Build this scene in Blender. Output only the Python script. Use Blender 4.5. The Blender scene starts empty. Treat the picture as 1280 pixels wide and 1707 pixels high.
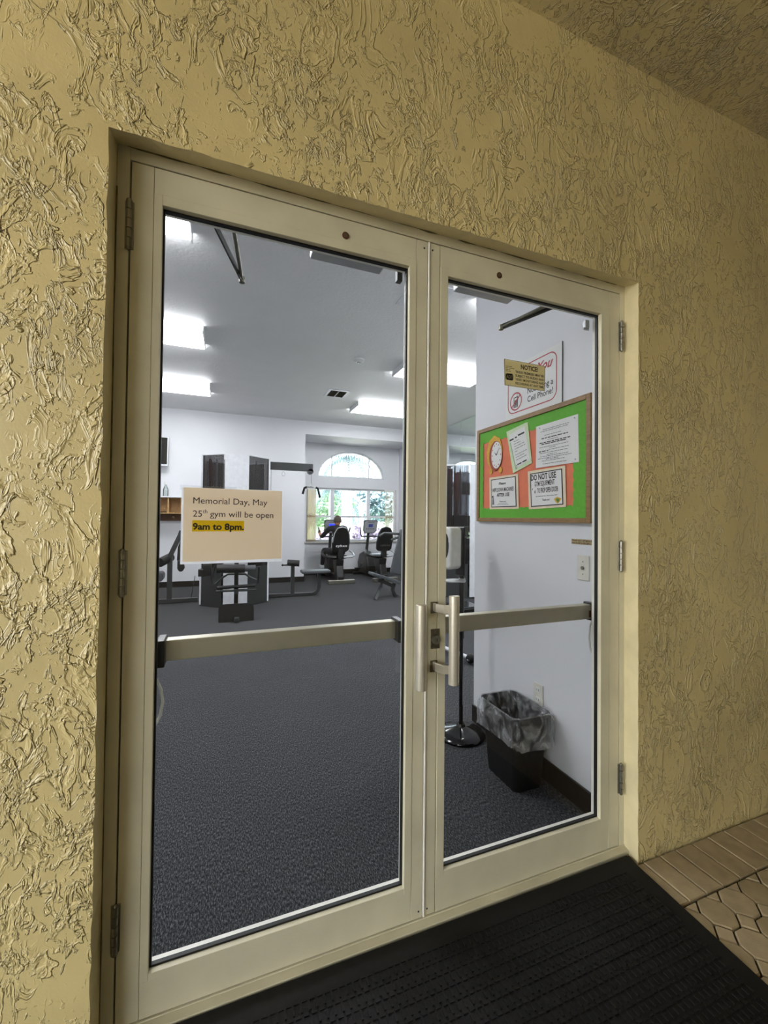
import bpy, bmesh, math, random
from mathutils import Vector, Matrix
random.seed(7)
SC = bpy.context.scene
COL = SC.collection
R = math.radians
# ------------------------------------------------------------------ camera
CF, CP = 695.04, Vector((0.2561, -1.3144, 1.3797))
YAW, PITCH, ROLL = 0.3634, 0.0156, 0.0104
_f = Vector((math.sin(YAW)*math.cos(PITCH), math.cos(YAW)*math.cos(PITCH), math.sin(PITCH)))
_r = Vector((math.cos(YAW), -math.sin(YAW), 0)); _u = _r.cross(_f)
c_, s_ = math.cos(ROLL), math.sin(ROLL)
CR, CU = c_*_r + s_*_u, -s_*_r + c_*_u
cam = bpy.data.cameras.new('camera'); camo = bpy.data.objects.new('camera', cam); COL.objects.link(camo)
cam.sensor_fit = 'VERTICAL'; cam.sensor_height = 36; cam.lens = CF/1707*36
cam.clip_start = 0.02; cam.clip_end = 500
camo.matrix_world = Matrix(((CR.x, CU.x, -_f.x, CP.x), (CR.y, CU.y, -_f.y, CP.y), (CR.z, CU.z, -_f.z, CP.z), (0, 0, 0, 1)))
SC.camera = camo
def at(u, v, ax, val):          # where the sight line of a photograph point meets the world plane axis=val
    d = CR*((u-640)/CF) + CU*((853.5-v)/CF) + _f
    return CP + d*((val-CP[ax])/d[ax])
# ------------------------------------------------------------------ world, sun, exposure
W = bpy.data.worlds.new('sky'); SC.world = W; W.use_nodes = True
_bg = W.node_tree.nodes['Background']; _bg.inputs[0].default_value = (0.93, 0.97, 1.0, 1); _bg.inputs[1].default_value = 7.6
sl = bpy.data.lights.new('sun', 'SUN'); sl.energy = 21.0; sl.angle = R(0.6); sl.color = (1, .93, .8)
so = bpy.data.objects.new('sun', sl); COL.objects.link(so)
so.rotation_euler = Vector((0.50, 0.42, -0.76)).to_track_quat('-Z', 'Y').to_euler()
VS = SC.view_settings
VS.view_transform = 'Standard'; VS.look = 'None'; VS.gamma = 1; VS.use_curve_mapping = False; VS.exposure = 0.0
LAMP = 24.0
# ------------------------------------------------------------------ materials
def lin(c):
    if isinstance(c, str):
        c = [int(c[i:i+2], 16)/255 for i in (0, 2, 4)]
    return tuple((x/12.92 if x <= .04045 else ((x+.055)/1.055)**2.4) for x in c) + (1,)
class NT:
    def __init__(s, name):
        s.m = bpy.data.materials.new(name); s.m.use_nodes = True; s.t = s.m.node_tree
        s.b = s.t.nodes['Principled BSDF']; s.out = s.t.nodes['Material Output']
    def n(s, typ, **kw):
        nd = s.t.nodes.new(typ)
        for k, v in kw.items():
            if k.startswith('i_'):
                nd.inputs[int(k[2:]) if k[2:].isdigit() else k[2:].replace('_', ' ')].default_value = v
            else: setattr(nd, k, v)
        return nd
    def l(s, a, b, ao=0):
        s.t.links.new(a.outputs[ao] if hasattr(a, 'outputs') else a, b)
    def math(s, op, a, b=None, clamp=False):
        nd = s.t.nodes.new('ShaderNodeMath'); nd.operation = op; nd.use_clamp = clamp
        for i, x in enumerate((a, b)):
            if x is None: continue
            if isinstance(x, (int, float)): nd.inputs[i].default_value = x
            else: s.l(x, nd.inputs[i])
        return nd.outputs[0]
    def ramp(s, src, stops):
        nd = s.t.nodes.new('ShaderNodeValToRGB'); e = nd.color_ramp.elements
        while len(e) > 1: e.remove(e[-1])
        e[0].position = stops[0][0]; e[0].color = stops[0][1]
        for p, c in stops[1:]:
            x = e.new(p); x.color = c
        s.l(src, nd.inputs[0]); return nd.outputs[0]
def mat(name, col, rough=.5, metal=0, noise=0, scale=20, bump=0, bscale=80, spec=.5, emis=None, estr=0, coat=0, stretch=None):
    k = NT(name); c = lin(col)
    k.b.inputs['Base Color'].default_value = c; k.b.inputs['Roughness'].default_value = rough
    k.b.inputs['Metallic'].default_value = metal; k.b.inputs['Specular IOR Level'].default_value = spec
    k.b.inputs['Coat Weight'].default_value = coat
    tc = k.n('ShaderNodeTexCoord')
    src = tc.outputs['Object']
    if stretch:
        mp = k.n('ShaderNodeMapping'); mp.inputs['Scale'].default_value = stretch; k.l(src, mp.inputs[0]); src = mp.outputs[0]
    nz = k.n('ShaderNodeTexNoise', i_Scale=scale, i_Detail=5.0); k.l(src, nz.inputs['Vector'])
    amt = noise if noise else .06
    lo = tuple(x*(1-amt) for x in c[:3])+(1,); hi = tuple(min(1, x*(1+amt)) for x in c[:3])+(1,)
    k.l(k.ramp(nz.outputs[0], [(.3, lo), (.7, hi)]), k.b.inputs['Base Color'])
    if bump:
        n2 = k.n('ShaderNodeTexNoise', i_Scale=bscale, i_Detail=3.0); k.l(src, n2.inputs['Vector'])
        bp = k.n('ShaderNodeBump', i_Strength=.6, i_Distance=bump); k.l(n2.outputs[0], bp.inputs['Height']); k.l(bp.outputs[0], k.b.inputs['Normal'])
    if emis: k.b.inputs['Emission Color'].default_value = lin(emis); k.b.inputs['Emission Strength'].default_value = estr
    return k.m
def stucco_mat(name, col, amp=1.0, col2=None):
    k = NT(name); c = lin(col)
    k.b.inputs['Roughness'].default_value = .34; k.b.inputs['Specular IOR Level'].default_value = .6; k.b.inputs['Coat Weight'].default_value = .22; k.b.inputs['Coat Roughness'].default_value = .24
    tc = k.n('ShaderNodeTexCoord'); P = tc.outputs['Object']
    def nz(scale, det, dist, off, rough=.5, st=None):
        mp = k.n('ShaderNodeMapping'); mp.inputs['Location'].default_value = off
        if st: mp.inputs['Scale'].default_value = st
        k.l(P, mp.inputs[0])
        n = k.n('ShaderNodeTexNoise', i_Scale=scale, i_Detail=det, i_Distortion=dist, i_Roughness=rough); k.l(mp.outputs[0], n.inputs['Vector'])
        return n.outputs[0]
    def sstep(x, a, b):
        n = k.n('ShaderNodeMapRange', interpolation_type='SMOOTHSTEP'); n.inputs[1].default_value = a; n.inputs[2].default_value = b
        k.l(x, n.inputs[0]); return n.outputs[0]
    def plate(scale, det, dist, off, thr, w0, w1, stretch=None):      # patch of plaster: sharp lip on its edge, gentle fall inside
        x = nz(scale, det, dist, off, .55, stretch)
        up = sstep(x, thr, thr+w0); fall = sstep(x, thr+w0*.8, thr+w1)
        return k.math('SUBTRACT', up, k.math('MULTIPLY', fall, .55)), x
    msk1 = sstep(nz(2.6, 2, .6, (4, 4, 4)), .42, .54)
    msk2 = sstep(nz(3.3, 2, .6, (9, 1, 2)), .44, .56)
    msk3 = sstep(nz(4.6, 2, .6, (1, 7, 7)), .46, .58)
    a, _ = plate(6.5, 5, 1.0, (0, 0, 0), .52, .024, .085, (1.25, 1, .8))
    b, _ = plate(15, 4, 1.1, (11, 3, 7), .535, .045, .12, (1.3, 1, .75))
    c2, _ = plate(34, 3, 1.0, (5, 8, 2), .55, .09, .17, (1.3, 1, .7))
    c3, _ = plate(55, 2, .8, (7, 2, 6), .57, .10, .2)
    fine = k.math('MULTIPLY', nz(150, 3, 0, (0, 0, 0)), .05)
    med = k.math('MULTIPLY', nz(9, 3, .5, (0, 2, 0)), .35)
    h = k.math('ADD', k.math('MULTIPLY', a, .75), k.math('MULTIPLY', k.math('MULTIPLY', b, msk1), 1.0))
    h = k.math('ADD', h, k.math('MULTIPLY', k.math('MULTIPLY', c2, msk2), .75))
    h = k.math('ADD', h, k.math('MULTIPLY', k.math('MULTIPLY', c3, msk3), .45))
    h = k.math('ADD', k.math('ADD', h, fine), med)
    bp = k.n('ShaderNodeBump', i_Strength=1.0, i_Distance=.0066*amp); k.l(h, bp.inputs['Height']); k.l(bp.outputs[0], k.b.inputs['Normal']); k.l(bp.outputs[0], k.b.inputs['Coat Normal'])
    d = nz(2.2, 5, .5, (2, 2, 2))
    lo = tuple(x*.9 for x in c[:3])+(1,); hi = tuple(min(1, x*1.06) for x in c[:3])+(1,)
    k.l(k.ramp(d, [(.35, lo), (.65, hi)]), k.b.inputs['Base Color'])
    return k.m
M = {}
M['stucco'] = stucco_mat('yellow_stucco', 'd0be88')
M['stucco_ceiling'] = stucco_mat('porch_ceiling_stucco', 'cabd90', 1.4)
M['blocker'] = mat('blocker_paint', 'e6e2d4', .7)  # pale coat of the added wall, to bounce fill light
M['reveal'] = mat('reveal_paint', 'ddd0a6', .5, noise=.10, scale=9, bump=.0015, bscale=60)
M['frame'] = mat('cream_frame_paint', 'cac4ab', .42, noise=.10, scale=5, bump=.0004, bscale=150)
M['frame_lit'] = mat('lit_cream_frame_paint', 'ebe8df', .4)  # same cream as the frame, lightened to paint in the light on it
M['grime'] = mat('grimy_sealant', '6f6543', .8, noise=.4, scale=30)
M['black'] = mat('black_gasket', '0c0c0d', .5)
M['rubber'] = mat('black_rubber', '131313', .65, noise=.3, scale=60, bump=.001, bscale=400, spec=.25)
M['blackplastic'] = mat('black_plastic', '151516', .35, noise=.1)
M['blackgloss'] = mat('black_gloss_enamel', '0a0a0b', .12, coat=.5)
M['dark'] = mat('dark_grey_steel', '3a3d3e', .4, metal=.3)
M['vinyl'] = mat('black_vinyl', '1b1c1e', .42, bump=.0006, bscale=200)
M['footblack'] = mat('black_plate_vinyl', '090909', .5, spec=.3)
M['greyvinyl'] = mat('grey_vinyl', '4a4d52', .45, bump=.0006, bscale=200)
M['alu'] = mat('brushed_aluminium', 'd6d0c2', .3, metal=.6, noise=.05, stretch=(1, 1, 30))
M['bar'] = mat('anodised_bar', 'bdb8a6', .38, metal=.55, noise=.04)
M['steel'] = mat('worn_steel', '8f8c82', .35, metal=.85, noise=.15, scale=60)
M['steeldark'] = mat('worn_bronze_steel', '6b6455', .4, metal=.7, noise=.3, scale=80)
M['chrome'] = mat('chrome', 'd0d0d0', .15, metal=1)
M['silver'] = mat('silver_plastic', 'b9bcc0', .35, metal=.3)
M['white'] = mat('white_paint', 'dddee2', .5, noise=.015, scale=3, bump=.0006, bscale=120)
M['whitegloss'] = mat('white_enamel', 'dfe1e6', .3)
M['whiteplastic'] = mat('white_plastic', 'dedfdc', .3)
M['almond'] = mat('almond_plastic', 'd8d6cc', .35)
M['ceil'] = mat('knockdown_ceiling', 'e8e8e8', .6, noise=.02, scale=3, bump=.006, bscale=34)
M['baseb'] = mat('black_vinyl_base', '1a1614', .35, noise=.2)
M['wood'] = mat('oak_frame', '8f6f45', .5, noise=.22, scale=20, stretch=(1, 1, 6))
M['woodlight'] = mat('light_wood', 'c09a66', .5, noise=.2, scale=18, stretch=(6, 1, 1))
M['wooddark'] = mat('walnut_wood', '64432c', .5, noise=.2, scale=18, stretch=(6, 1, 1))
M['green'] = mat('green_board_paper', '5fae2e', .7, noise=.08, scale=60)
M['orange'] = mat('coral_board_paper', 'e07a58', .7, noise=.08, scale=14)
M['paper'] = mat('white_paper', 'e6e6e4', .7, noise=.01)
M['paperback'] = mat('sheet_back', 'dcdfe4', .6, noise=.01)
M['beigepaper'] = mat('notice_paper', 'ede7dd', .7, noise=.02)
M['palegreen'] = mat('pale_green_paper', 'cfe0b8', .7, noise=.06, scale=50)
M['cream'] = mat('cream_paper', 'e8d9bd', .7)
M['gold'] = mat('gold_sign', 'e0d6b6', .45, noise=.03)
M['tan'] = mat('tan_label', 'a8926a', .6)
M['yellow'] = mat('highlighter_yellow', 'e2cf1e', .7)
M['ochre'] = mat('ochre_print', 'd9a93c', .7, noise=.2, scale=80)
M['maroon'] = mat('maroon_print', '9b4030', .7)
M['ink'] = mat('black_ink', '17161a', .6)
M['greyink'] = mat('grey_ink', '74777c', .6)
M['redink'] = mat('red_ink', 'b03440', .6)
M['greenink'] = mat('green_ink', '4e8a3a', .6)
M['copper'] = mat('copper_label', '5a3826', .5, metal=.2)
M['cord'] = mat('grey_cord', 'c4c4be', .5)
M['blind'] = mat('beige_vinyl_blind', 'd9c8aa', .5, noise=.03)
M['skin'] = mat('skin', 'b98468', .55)
M['shirt'] = mat('dark_shirt', '17181c', .85, bump=.001)
M['trousers'] = mat('dark_trousers', '20222a', .85, bump=.001)
M['hair'] = mat('grey_brown_hair', '4c4239', .8, noise=.35, scale=120)
M['shoe'] = mat('white_shoe', 'd8dade', .5)
M['red'] = mat('red_shroud', '8e2f2a', .4)
M['bark'] = mat('palm_bark', 'a09ca4', .85, noise=.2, scale=10)
M['leaf'] = mat('washed_green_leaf', '83a07c', .6, noise=.3, scale=2)  # leaf green paled to paint in the window's washed-out glare
M['leaf2'] = mat('washed_blue_green_leaf', '8298a0', .6, noise=.3, scale=2)  # paled the same way, overexposure put into the colour
M['hedge'] = mat('purple_hedge_leaf', '82748a', .6, noise=.3, scale=3)
M['lawn'] = mat('lawn_grass', 'a3b888', .9, noise=.25, scale=1.5)
M['walk'] = mat('pale_concrete', 'c9c4ba', .85, noise=.08, scale=2)
M['paver'] = mat('tan_paver', 'a08f70', .8, noise=.14, scale=22, bump=.0015, bscale=180)
M['paver2'] = mat('brown_paver', '968565', .8, noise=.14, scale=22, bump=.0015, bscale=180)
M['joint'] = mat('dark_joint_sand', '352c20', .95, noise=.3, scale=60, bump=.002, bscale=200)
M['lampglow'] = mat('lamp_diffuser', 'ffffff', .5, emis='fbfcff', estr=LAMP)
M['screen'] = mat('lit_blue_screen', '2a35c0', .3, emis='2a3cff', estr=1.6)
M['screenoff'] = mat('dull_blue_screen', '34407c', .3, emis='3848a0', estr=.25)
M['tvscreen'] = mat('tv_screen', '161817', .55, spec=.15)
def carpet():
    k = NT('charcoal_carpet'); k.b.inputs['Roughness'].default_value = .95; k.b.inputs['Specular IOR Level'].default_value = .15
    tc = k.n('ShaderNodeTexCoord')
    mp = k.n('ShaderNodeMapping'); mp.inputs['Scale'].default_value = (1, .30, 1); k.l(tc.outputs['Object'], mp.inputs[0])
    n = k.n('ShaderNodeTexNoise', i_Scale=230.0, i_Detail=5.0, i_Roughness=.8); k.l(mp.outputs[0], n.inputs['Vector'])
    n2 = k.n('ShaderNodeTexNoise', i_Scale=2.0, i_Detail=2.0); k.l(tc.outputs['Object'], n2.inputs['Vector'])
    col = k.ramp(n.outputs[0], [(.38, lin('161617')), (.5, lin('343537')), (.62, lin('6e6f73'))])
    mx = k.n('ShaderNodeMix', data_type='RGBA', blend_type='MULTIPLY'); mx.inputs[0].default_value = .35
    k.l(col, mx.inputs[6]); k.l(k.ramp(n2.outputs[0], [(.3, (.75, .75, .75, 1)), (.7, (1, 1, 1, 1))]), mx.inputs[7])
    k.l(mx.outputs[2], k.b.inputs['Base Color'])
    bp = k.n('ShaderNodeBump', i_Strength=.25, i_Distance=.002); k.l(n.outputs[0], bp.inputs['Height']); k.l(bp.outputs[0], k.b.inputs['Normal'])
    return k.m
M['carpet'] = carpet()
def thin_glass(name, tint, refl=1.0, rough=0.0):
    k = NT(name); k.t.nodes.remove(k.b)
    tr = k.n('ShaderNodeBsdfTransparent'); tr.inputs[0].default_value = tint
    gl = k.n('ShaderNodeBsdfGlossy'); gl.inputs['Roughness'].default_value = rough
    fr = k.n('ShaderNodeFresnel', i_IOR=1.45)
    mx = k.n('ShaderNodeMixShader'); k.l(k.math('MULTIPLY', fr, refl), mx.inputs[0]); k.l(tr, mx.inputs[1]); k.l(gl, mx.inputs[2]); k.l(mx, k.out.inputs[0])
    return k.m
M['glass'] = thin_glass('door_glass', (.95, .965, .96, 1), .8)
M['winglass'] = thin_glass('window_glass', (.93, .96, 1, 1), 1.0)
M['clearplastic'] = thin_glass('clear_tape', (.9, .92, .95, 1), 2.0, .2)
def translucent(name, col, amt):
    k = NT(name); c = lin(col); k.b.inputs['Base Color'].default_value = c; k.b.inputs['Roughness'].default_value = .7
    t = k.n('ShaderNodeBsdfTranslucent'); t.inputs[0].default_value = c
    mx = k.n('ShaderNodeMixShader'); mx.inputs[0].default_value = amt; k.l(k.b, mx.inputs[1]); k.l(t, mx.inputs[2]); k.l(mx, k.out.inputs[0]); return k.m
M['beigepaper'] = translucent('notice_paper', 'fff4e2', .72); M['paperback'] = translucent('sheet_back', 'fbfcff', .78); M['yellow'] = translucent('highlighter_yellow', 'f4dc1c', .7); M['gold'] = translucent('gold_sign', 'efe4c0', .62)
def liner():
    k = NT('clear_bin_liner')
    tr = k.n('ShaderNodeBsdfTransparent'); tr.inputs[0].default_value = (.93, .94, .95, 1)
    k.b.inputs['Base Color'].default_value = (.75, .77, .8, 1); k.b.inputs['Roughness'].default_value = .22
    tc = k.n('ShaderNodeTexCoord'); mp = k.n('ShaderNodeMapping'); mp.inputs['Scale'].default_value = (1, 1, .8); k.l(tc.outputs['Object'], mp.inputs[0])
    n = k.n('ShaderNodeTexNoise', i_Scale=16.0, i_Detail=4.0, i_Distortion=1.2); k.l(mp.outputs[0], n.inputs['Vector'])
    bp = k.n('ShaderNodeBump', i_Strength=1.0, i_Distance=.02); k.l(n.outputs[0], bp.inputs['Height']); k.l(bp.outputs[0], k.b.inputs['Normal'])
    mx = k.n('ShaderNodeMixShader'); k.l(k.ramp(n.outputs[0], [(.40, (.05, .05, .05, 1)), (.7, (.42, .42, .42, 1))]), mx.inputs[0])
    k.l(tr, mx.inputs[1]); k.l(k.b, mx.inputs[2]); k.l(mx, k.out.inputs[0]); return k.m
M['liner'] = liner()
def smoked():
    k = NT('perforated_smoked_panel')
    tr = k.n('ShaderNodeBsdfTransparent'); tr.inputs[0].default_value = (.62, .62, .64, 1)
    k.b.inputs['Base Color'].default_value = lin('2c2a2a'); k.b.inputs['Roughness'].default_value = .25
    tc = k.n('ShaderNodeTexCoord'); mp = k.n('ShaderNodeMapping'); mp.inputs['Scale'].default_value = (45, 45, 45); k.l(tc.outputs['Object'], mp.inputs[0])
    v = k.n('ShaderNodeTexVoronoi', i_Scale=1.0, i_Randomness=0.0); k.l(mp.outputs[0], v.inputs['Vector'])
    mx = k.n('ShaderNodeMixShader'); k.l(k.ramp(v.outputs[0], [(.36, (.12, .12, .12, 1)), (.46, (.6, .6, .6, 1))]), mx.inputs[0])
    k.l(tr, mx.inputs[1]); k.l(k.b, mx.inputs[2]); k.l(mx, k.out.inputs[0]); return k.m
M['smoked'] = smoked()
M['bottle'] = thin_glass('clear_bottle', (.86, .92, .9, 1), 2.0, .05)
k = NT('wall_mirror'); k.b.inputs['Base Color'].default_value = (.80, .86, .85, 1); k.b.inputs['Metallic'].default_value = 1; k.b.inputs['Roughness'].default_value = .015
M['mirror'] = k.m
# ------------------------------------------------------------------ mesh helpers
def wloc(o):
    v = Vector((0, 0, 0))
    while o is not None: v += Vector(o.location); o = o.parent
    return v
def T(o, label=None, cat=None, group=None, kind=None):
    if label: o['label'] = label
    if cat: o['category'] = cat
    if group: o['group'] = group
    if kind: o['kind'] = kind
    return o
def empty(name, loc=(0, 0, 0), **kw):
    o = bpy.data.objects.new(name, None); o.location = loc; o.empty_display_size = .05; COL.objects.link(o); return T(o, **kw)
class G:
    def __init__(s): s.v = []; s.f = []
    def add(s, vs, fs):
        b = len(s.v); s.v += [Vector(v) for v in vs]; s.f += [tuple(b+i for i in f) for f in fs]; return s
    def box(s, a, b, rot=None, c=None):
        a, b = Vector(a), Vector(b)
        vs = [Vector((x, y, z)) for x in (a.x, b.x) for y in (a.y, b.y) for z in (a.z, b.z)]
        if rot is not None:
            c = Vector(c) if c is not None else (a+b)/2
            vs = [rot @ (v-c)+c for v in vs]
        return s.add(vs, [(0, 1, 3, 2), (4, 6, 7, 5), (0, 4, 5, 1), (2, 3, 7, 6), (0, 2, 6, 4), (1, 5, 7, 3)])
    def cyl(s, p, q, r0, r1=None, n=16, caps=True):
        p, q = Vector(p), Vector(q); r1 = r0 if r1 is None else r1; d = (q-p).normalized()
        a = d.orthogonal().normalized(); b = d.cross(a)
        vs = []
        for c, r in ((p, r0), (q, r1)):
            vs += [c+(a*math.cos(2*math.pi*i/n)+b*math.sin(2*math.pi*i/n))*r for i in range(n)]
        fs = [(i, (i+1) % n, n+(i+1) % n, n+i) for i in range(n)]
        if caps: fs += [tuple(reversed(range(n))), tuple(range(n, 2*n))]
        return s.add(vs, fs)
    def tube(s, pts, r, n=10, sq=None, up=None):
        pts = [Vector(p) for p in pts]; rings = []; prev = None
        for i, p in enumerate(pts):
            d = ((pts[min(i+1, len(pts)-1)]-p).normalized()+(p-pts[max(i-1, 0)]).normalized())
            d = d.normalized() if d.length > 1e-6 else Vector((0, 0, 1))
            if prev is None:
                a = Vector(up).cross(d).normalized() if up else d.orthogonal().normalized()
            else: a = (prev-d*prev.dot(d)).normalized()
            prev = a; b = d.cross(a); rr = r[i] if isinstance(r, (list, tuple)) else r
            if sq: rings.append([p+a*x*sq[0]/2+b*y*sq[1]/2 for x, y in ((1, 1), (-1, 1), (-1, -1), (1, -1))])
            else: rings.append([p+(a*math.cos(2*math.pi*j/n)+b*math.sin(2*math.pi*j/n))*rr for j in range(n)])
        m = len(rings[0]); vs = [v for rg in rings for v in rg]
        fs = [(i*m+j, i*m+(j+1) % m, (i+1)*m+(j+1) % m, (i+1)*m+j) for i in range(len(rings)-1) for j in range(m)]
        fs += [tuple(reversed(range(m))), tuple(range((len(rings)-1)*m, len(rings)*m))]
        return s.add(vs, fs)
    def prism(s, poly, o, ex, ey, ext):          # 2-D outline on a plane (origin, axes) pushed along ext
        o, ex, ey, ext = Vector(o), Vector(ex), Vector(ey), Vector(ext); n = len(poly)
        a = [o+ex*x+ey*y for x, y in poly]
        return s.add(a+[v+ext for v in a], [(i, (i+1) % n, n+(i+1) % n, n+i) for i in range(n)]+[tuple(reversed(range(n))), tuple(range(n, 2*n))])
    def lathe(s, c, prof, n=24):
        c = Vector(c); vs = [c+Vector((r*math.cos(2*math.pi*i/n), r*math.sin(2*math.pi*i/n), z)) for r, z in prof for i in range(n)]
        fs = [(k*n+i, k*n+(i+1) % n, (k+1)*n+(i+1) % n, (k+1)*n+i) for k in range(len(prof)-1) for i in range(n)]
        fs += [tuple(reversed(range(n))), tuple(range((len(prof)-1)*n, len(prof)*n))]
        return s.add(vs, fs)
    def ball(s, c, r, n=14, m=9, sc=(1, 1, 1)):
        return s.add([Vector(c)+Vector((sc[0]*r*math.sin(math.pi*(j+.02)/(m+.04))*math.cos(2*math.pi*i/n), sc[1]*r*math.sin(math.pi*(j+.02)/(m+.04))*math.sin(2*math.pi*i/n), -sc[2]*r*math.cos(math.pi*(j+.02)/(m+.04)))) for j in range(m+1) for i in range(n)],
            [(j*n+i, j*n+(i+1) % n, (j+1)*n+(i+1) % n, (j+1)*n+i) for j in range(m) for i in range(n)]+[tuple(reversed(range(n))), tuple(range(m*n, m*n+n))])
    def build(s, name, mt, parent=None, bevel=0, smooth=False, sub=0, seg=2, **kw):
        off = wloc(parent) if parent else Vector((0, 0, 0))
        me = bpy.data.meshes.new(name); me.from_pydata([v-off for v in s.v], [], s.f)
        bm = bmesh.new(); bm.from_mesh(me); bmesh.ops.recalc_face_normals(bm, faces=bm.faces); bm.to_mesh(me); bm.free()
        for x in (mt if isinstance(mt, list) else [mt]): me.materials.append(M[x] if isinstance(x, str) else x)
        if smooth:
            me.polygons.foreach_set('use_smooth', [True]*len(me.polygons))
            if smooth != 'all': me.set_sharp_from_angle(angle=R(40))
        o = bpy.data.objects.new(name, me); COL.objects.link(o); o.parent = parent
        if bevel:
            b = o.modifiers.new('bevel', 'BEVEL'); b.width = bevel; b.segments = seg; b.limit_method = 'ANGLE'; b.angle_limit = R(40)
        if sub:
            b = o.modifiers.new('sub', 'SUBSURF'); b.levels = sub; b.render_levels = sub
        return T(o, **kw)
def copy_tree(o, parent=None):
    c = o.copy(); COL.objects.link(c); c.parent = parent
    for ch in list(o.children): copy_tree(ch, c)
    return c
def arc(c, r, a0, a1, n, ex, ey):
    c, ex, ey = Vector(c), Vector(ex), Vector(ey)
    return [c+ex*r*math.cos(a0+(a1-a0)*i/n)+ey*r*math.sin(a0+(a1-a0)*i/n) for i in range(n+1)]
def rrect(w, h, r, n=5, cx=0, cy=0):
    p = []
    for sx, sy, a in ((1, 1, 0), (-1, 1, 90), (-1, -1, 180), (1, -1, 270)):
        for i in range(n+1):
            t = R(a+90*i/n); p.append((cx+sx*(w/2-r)+r*math.cos(t), cy+sy*(h/2-r)+r*math.sin(t)))
    return p
def words(g, txt, o, ex, ey, size, width=None, bold=0, shear=0, align='LEFT', res=2, sp=1):
    cu = bpy.data.curves.new('t', 'FONT'); cu.body = txt; cu.size = size; cu.align_x = align; cu.offset = bold; cu.shear = shear; cu.resolution_u = res; cu.space_character = sp
    ob = bpy.data.objects.new('t', cu); COL.objects.link(ob)
    me = bpy.data.meshes.new_from_object(ob.evaluated_get(bpy.context.evaluated_depsgraph_get()))
    vs = [v.co.copy() for v in me.vertices]; fs = [tuple(p.vertices) for p in me.polygons]
    bpy.data.objects.remove(ob); bpy.data.curves.remove(cu); bpy.data.meshes.remove(me)
    if vs:
        x0, x1 = min(v.x for v in vs), max(v.x for v in vs)
        k = width/(x1-x0) if width else 1
        base = x0 if align == 'LEFT' else (x0+x1)/2
        o, ex, ey = Vector(o), Vector(ex), Vector(ey)
        g.add([o+ex*((v.x-base)*k)+ey*v.y for v in vs], fs)
    return g
def greek(g, o, ex, ey, w, h, rng, dens=.8):     # a line of print too small to read
    x = 0; o, ex, ey = Vector(o), Vector(ex), Vector(ey)
    while x < w-h:
        l = min(w-x, h*rng.uniform(1.5, 5)); g.add([o+ex*x, o+ex*(x+l), o+ex*(x+l)+ey*h*.6, o+ex*x+ey*h*.6], [(0, 1, 2, 3)]); x += l+h*.7
X, Y, Z = Vector((1, 0, 0)), Vector((0, 1, 0)), Vector((0, 0, 1))

# ================================================================== STRUCTURE
ZC, YB, YW, XR, XP = 3.49, 7.75, 8.75, 4.96, 1.8725    # ceiling, back wall, window wall, mirror wall, near wall by the doors
XL = -3.6
FY0, FY1 = -.08, .12
OX0, OX1, OZ = -.036, 1.868, 2.40
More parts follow.
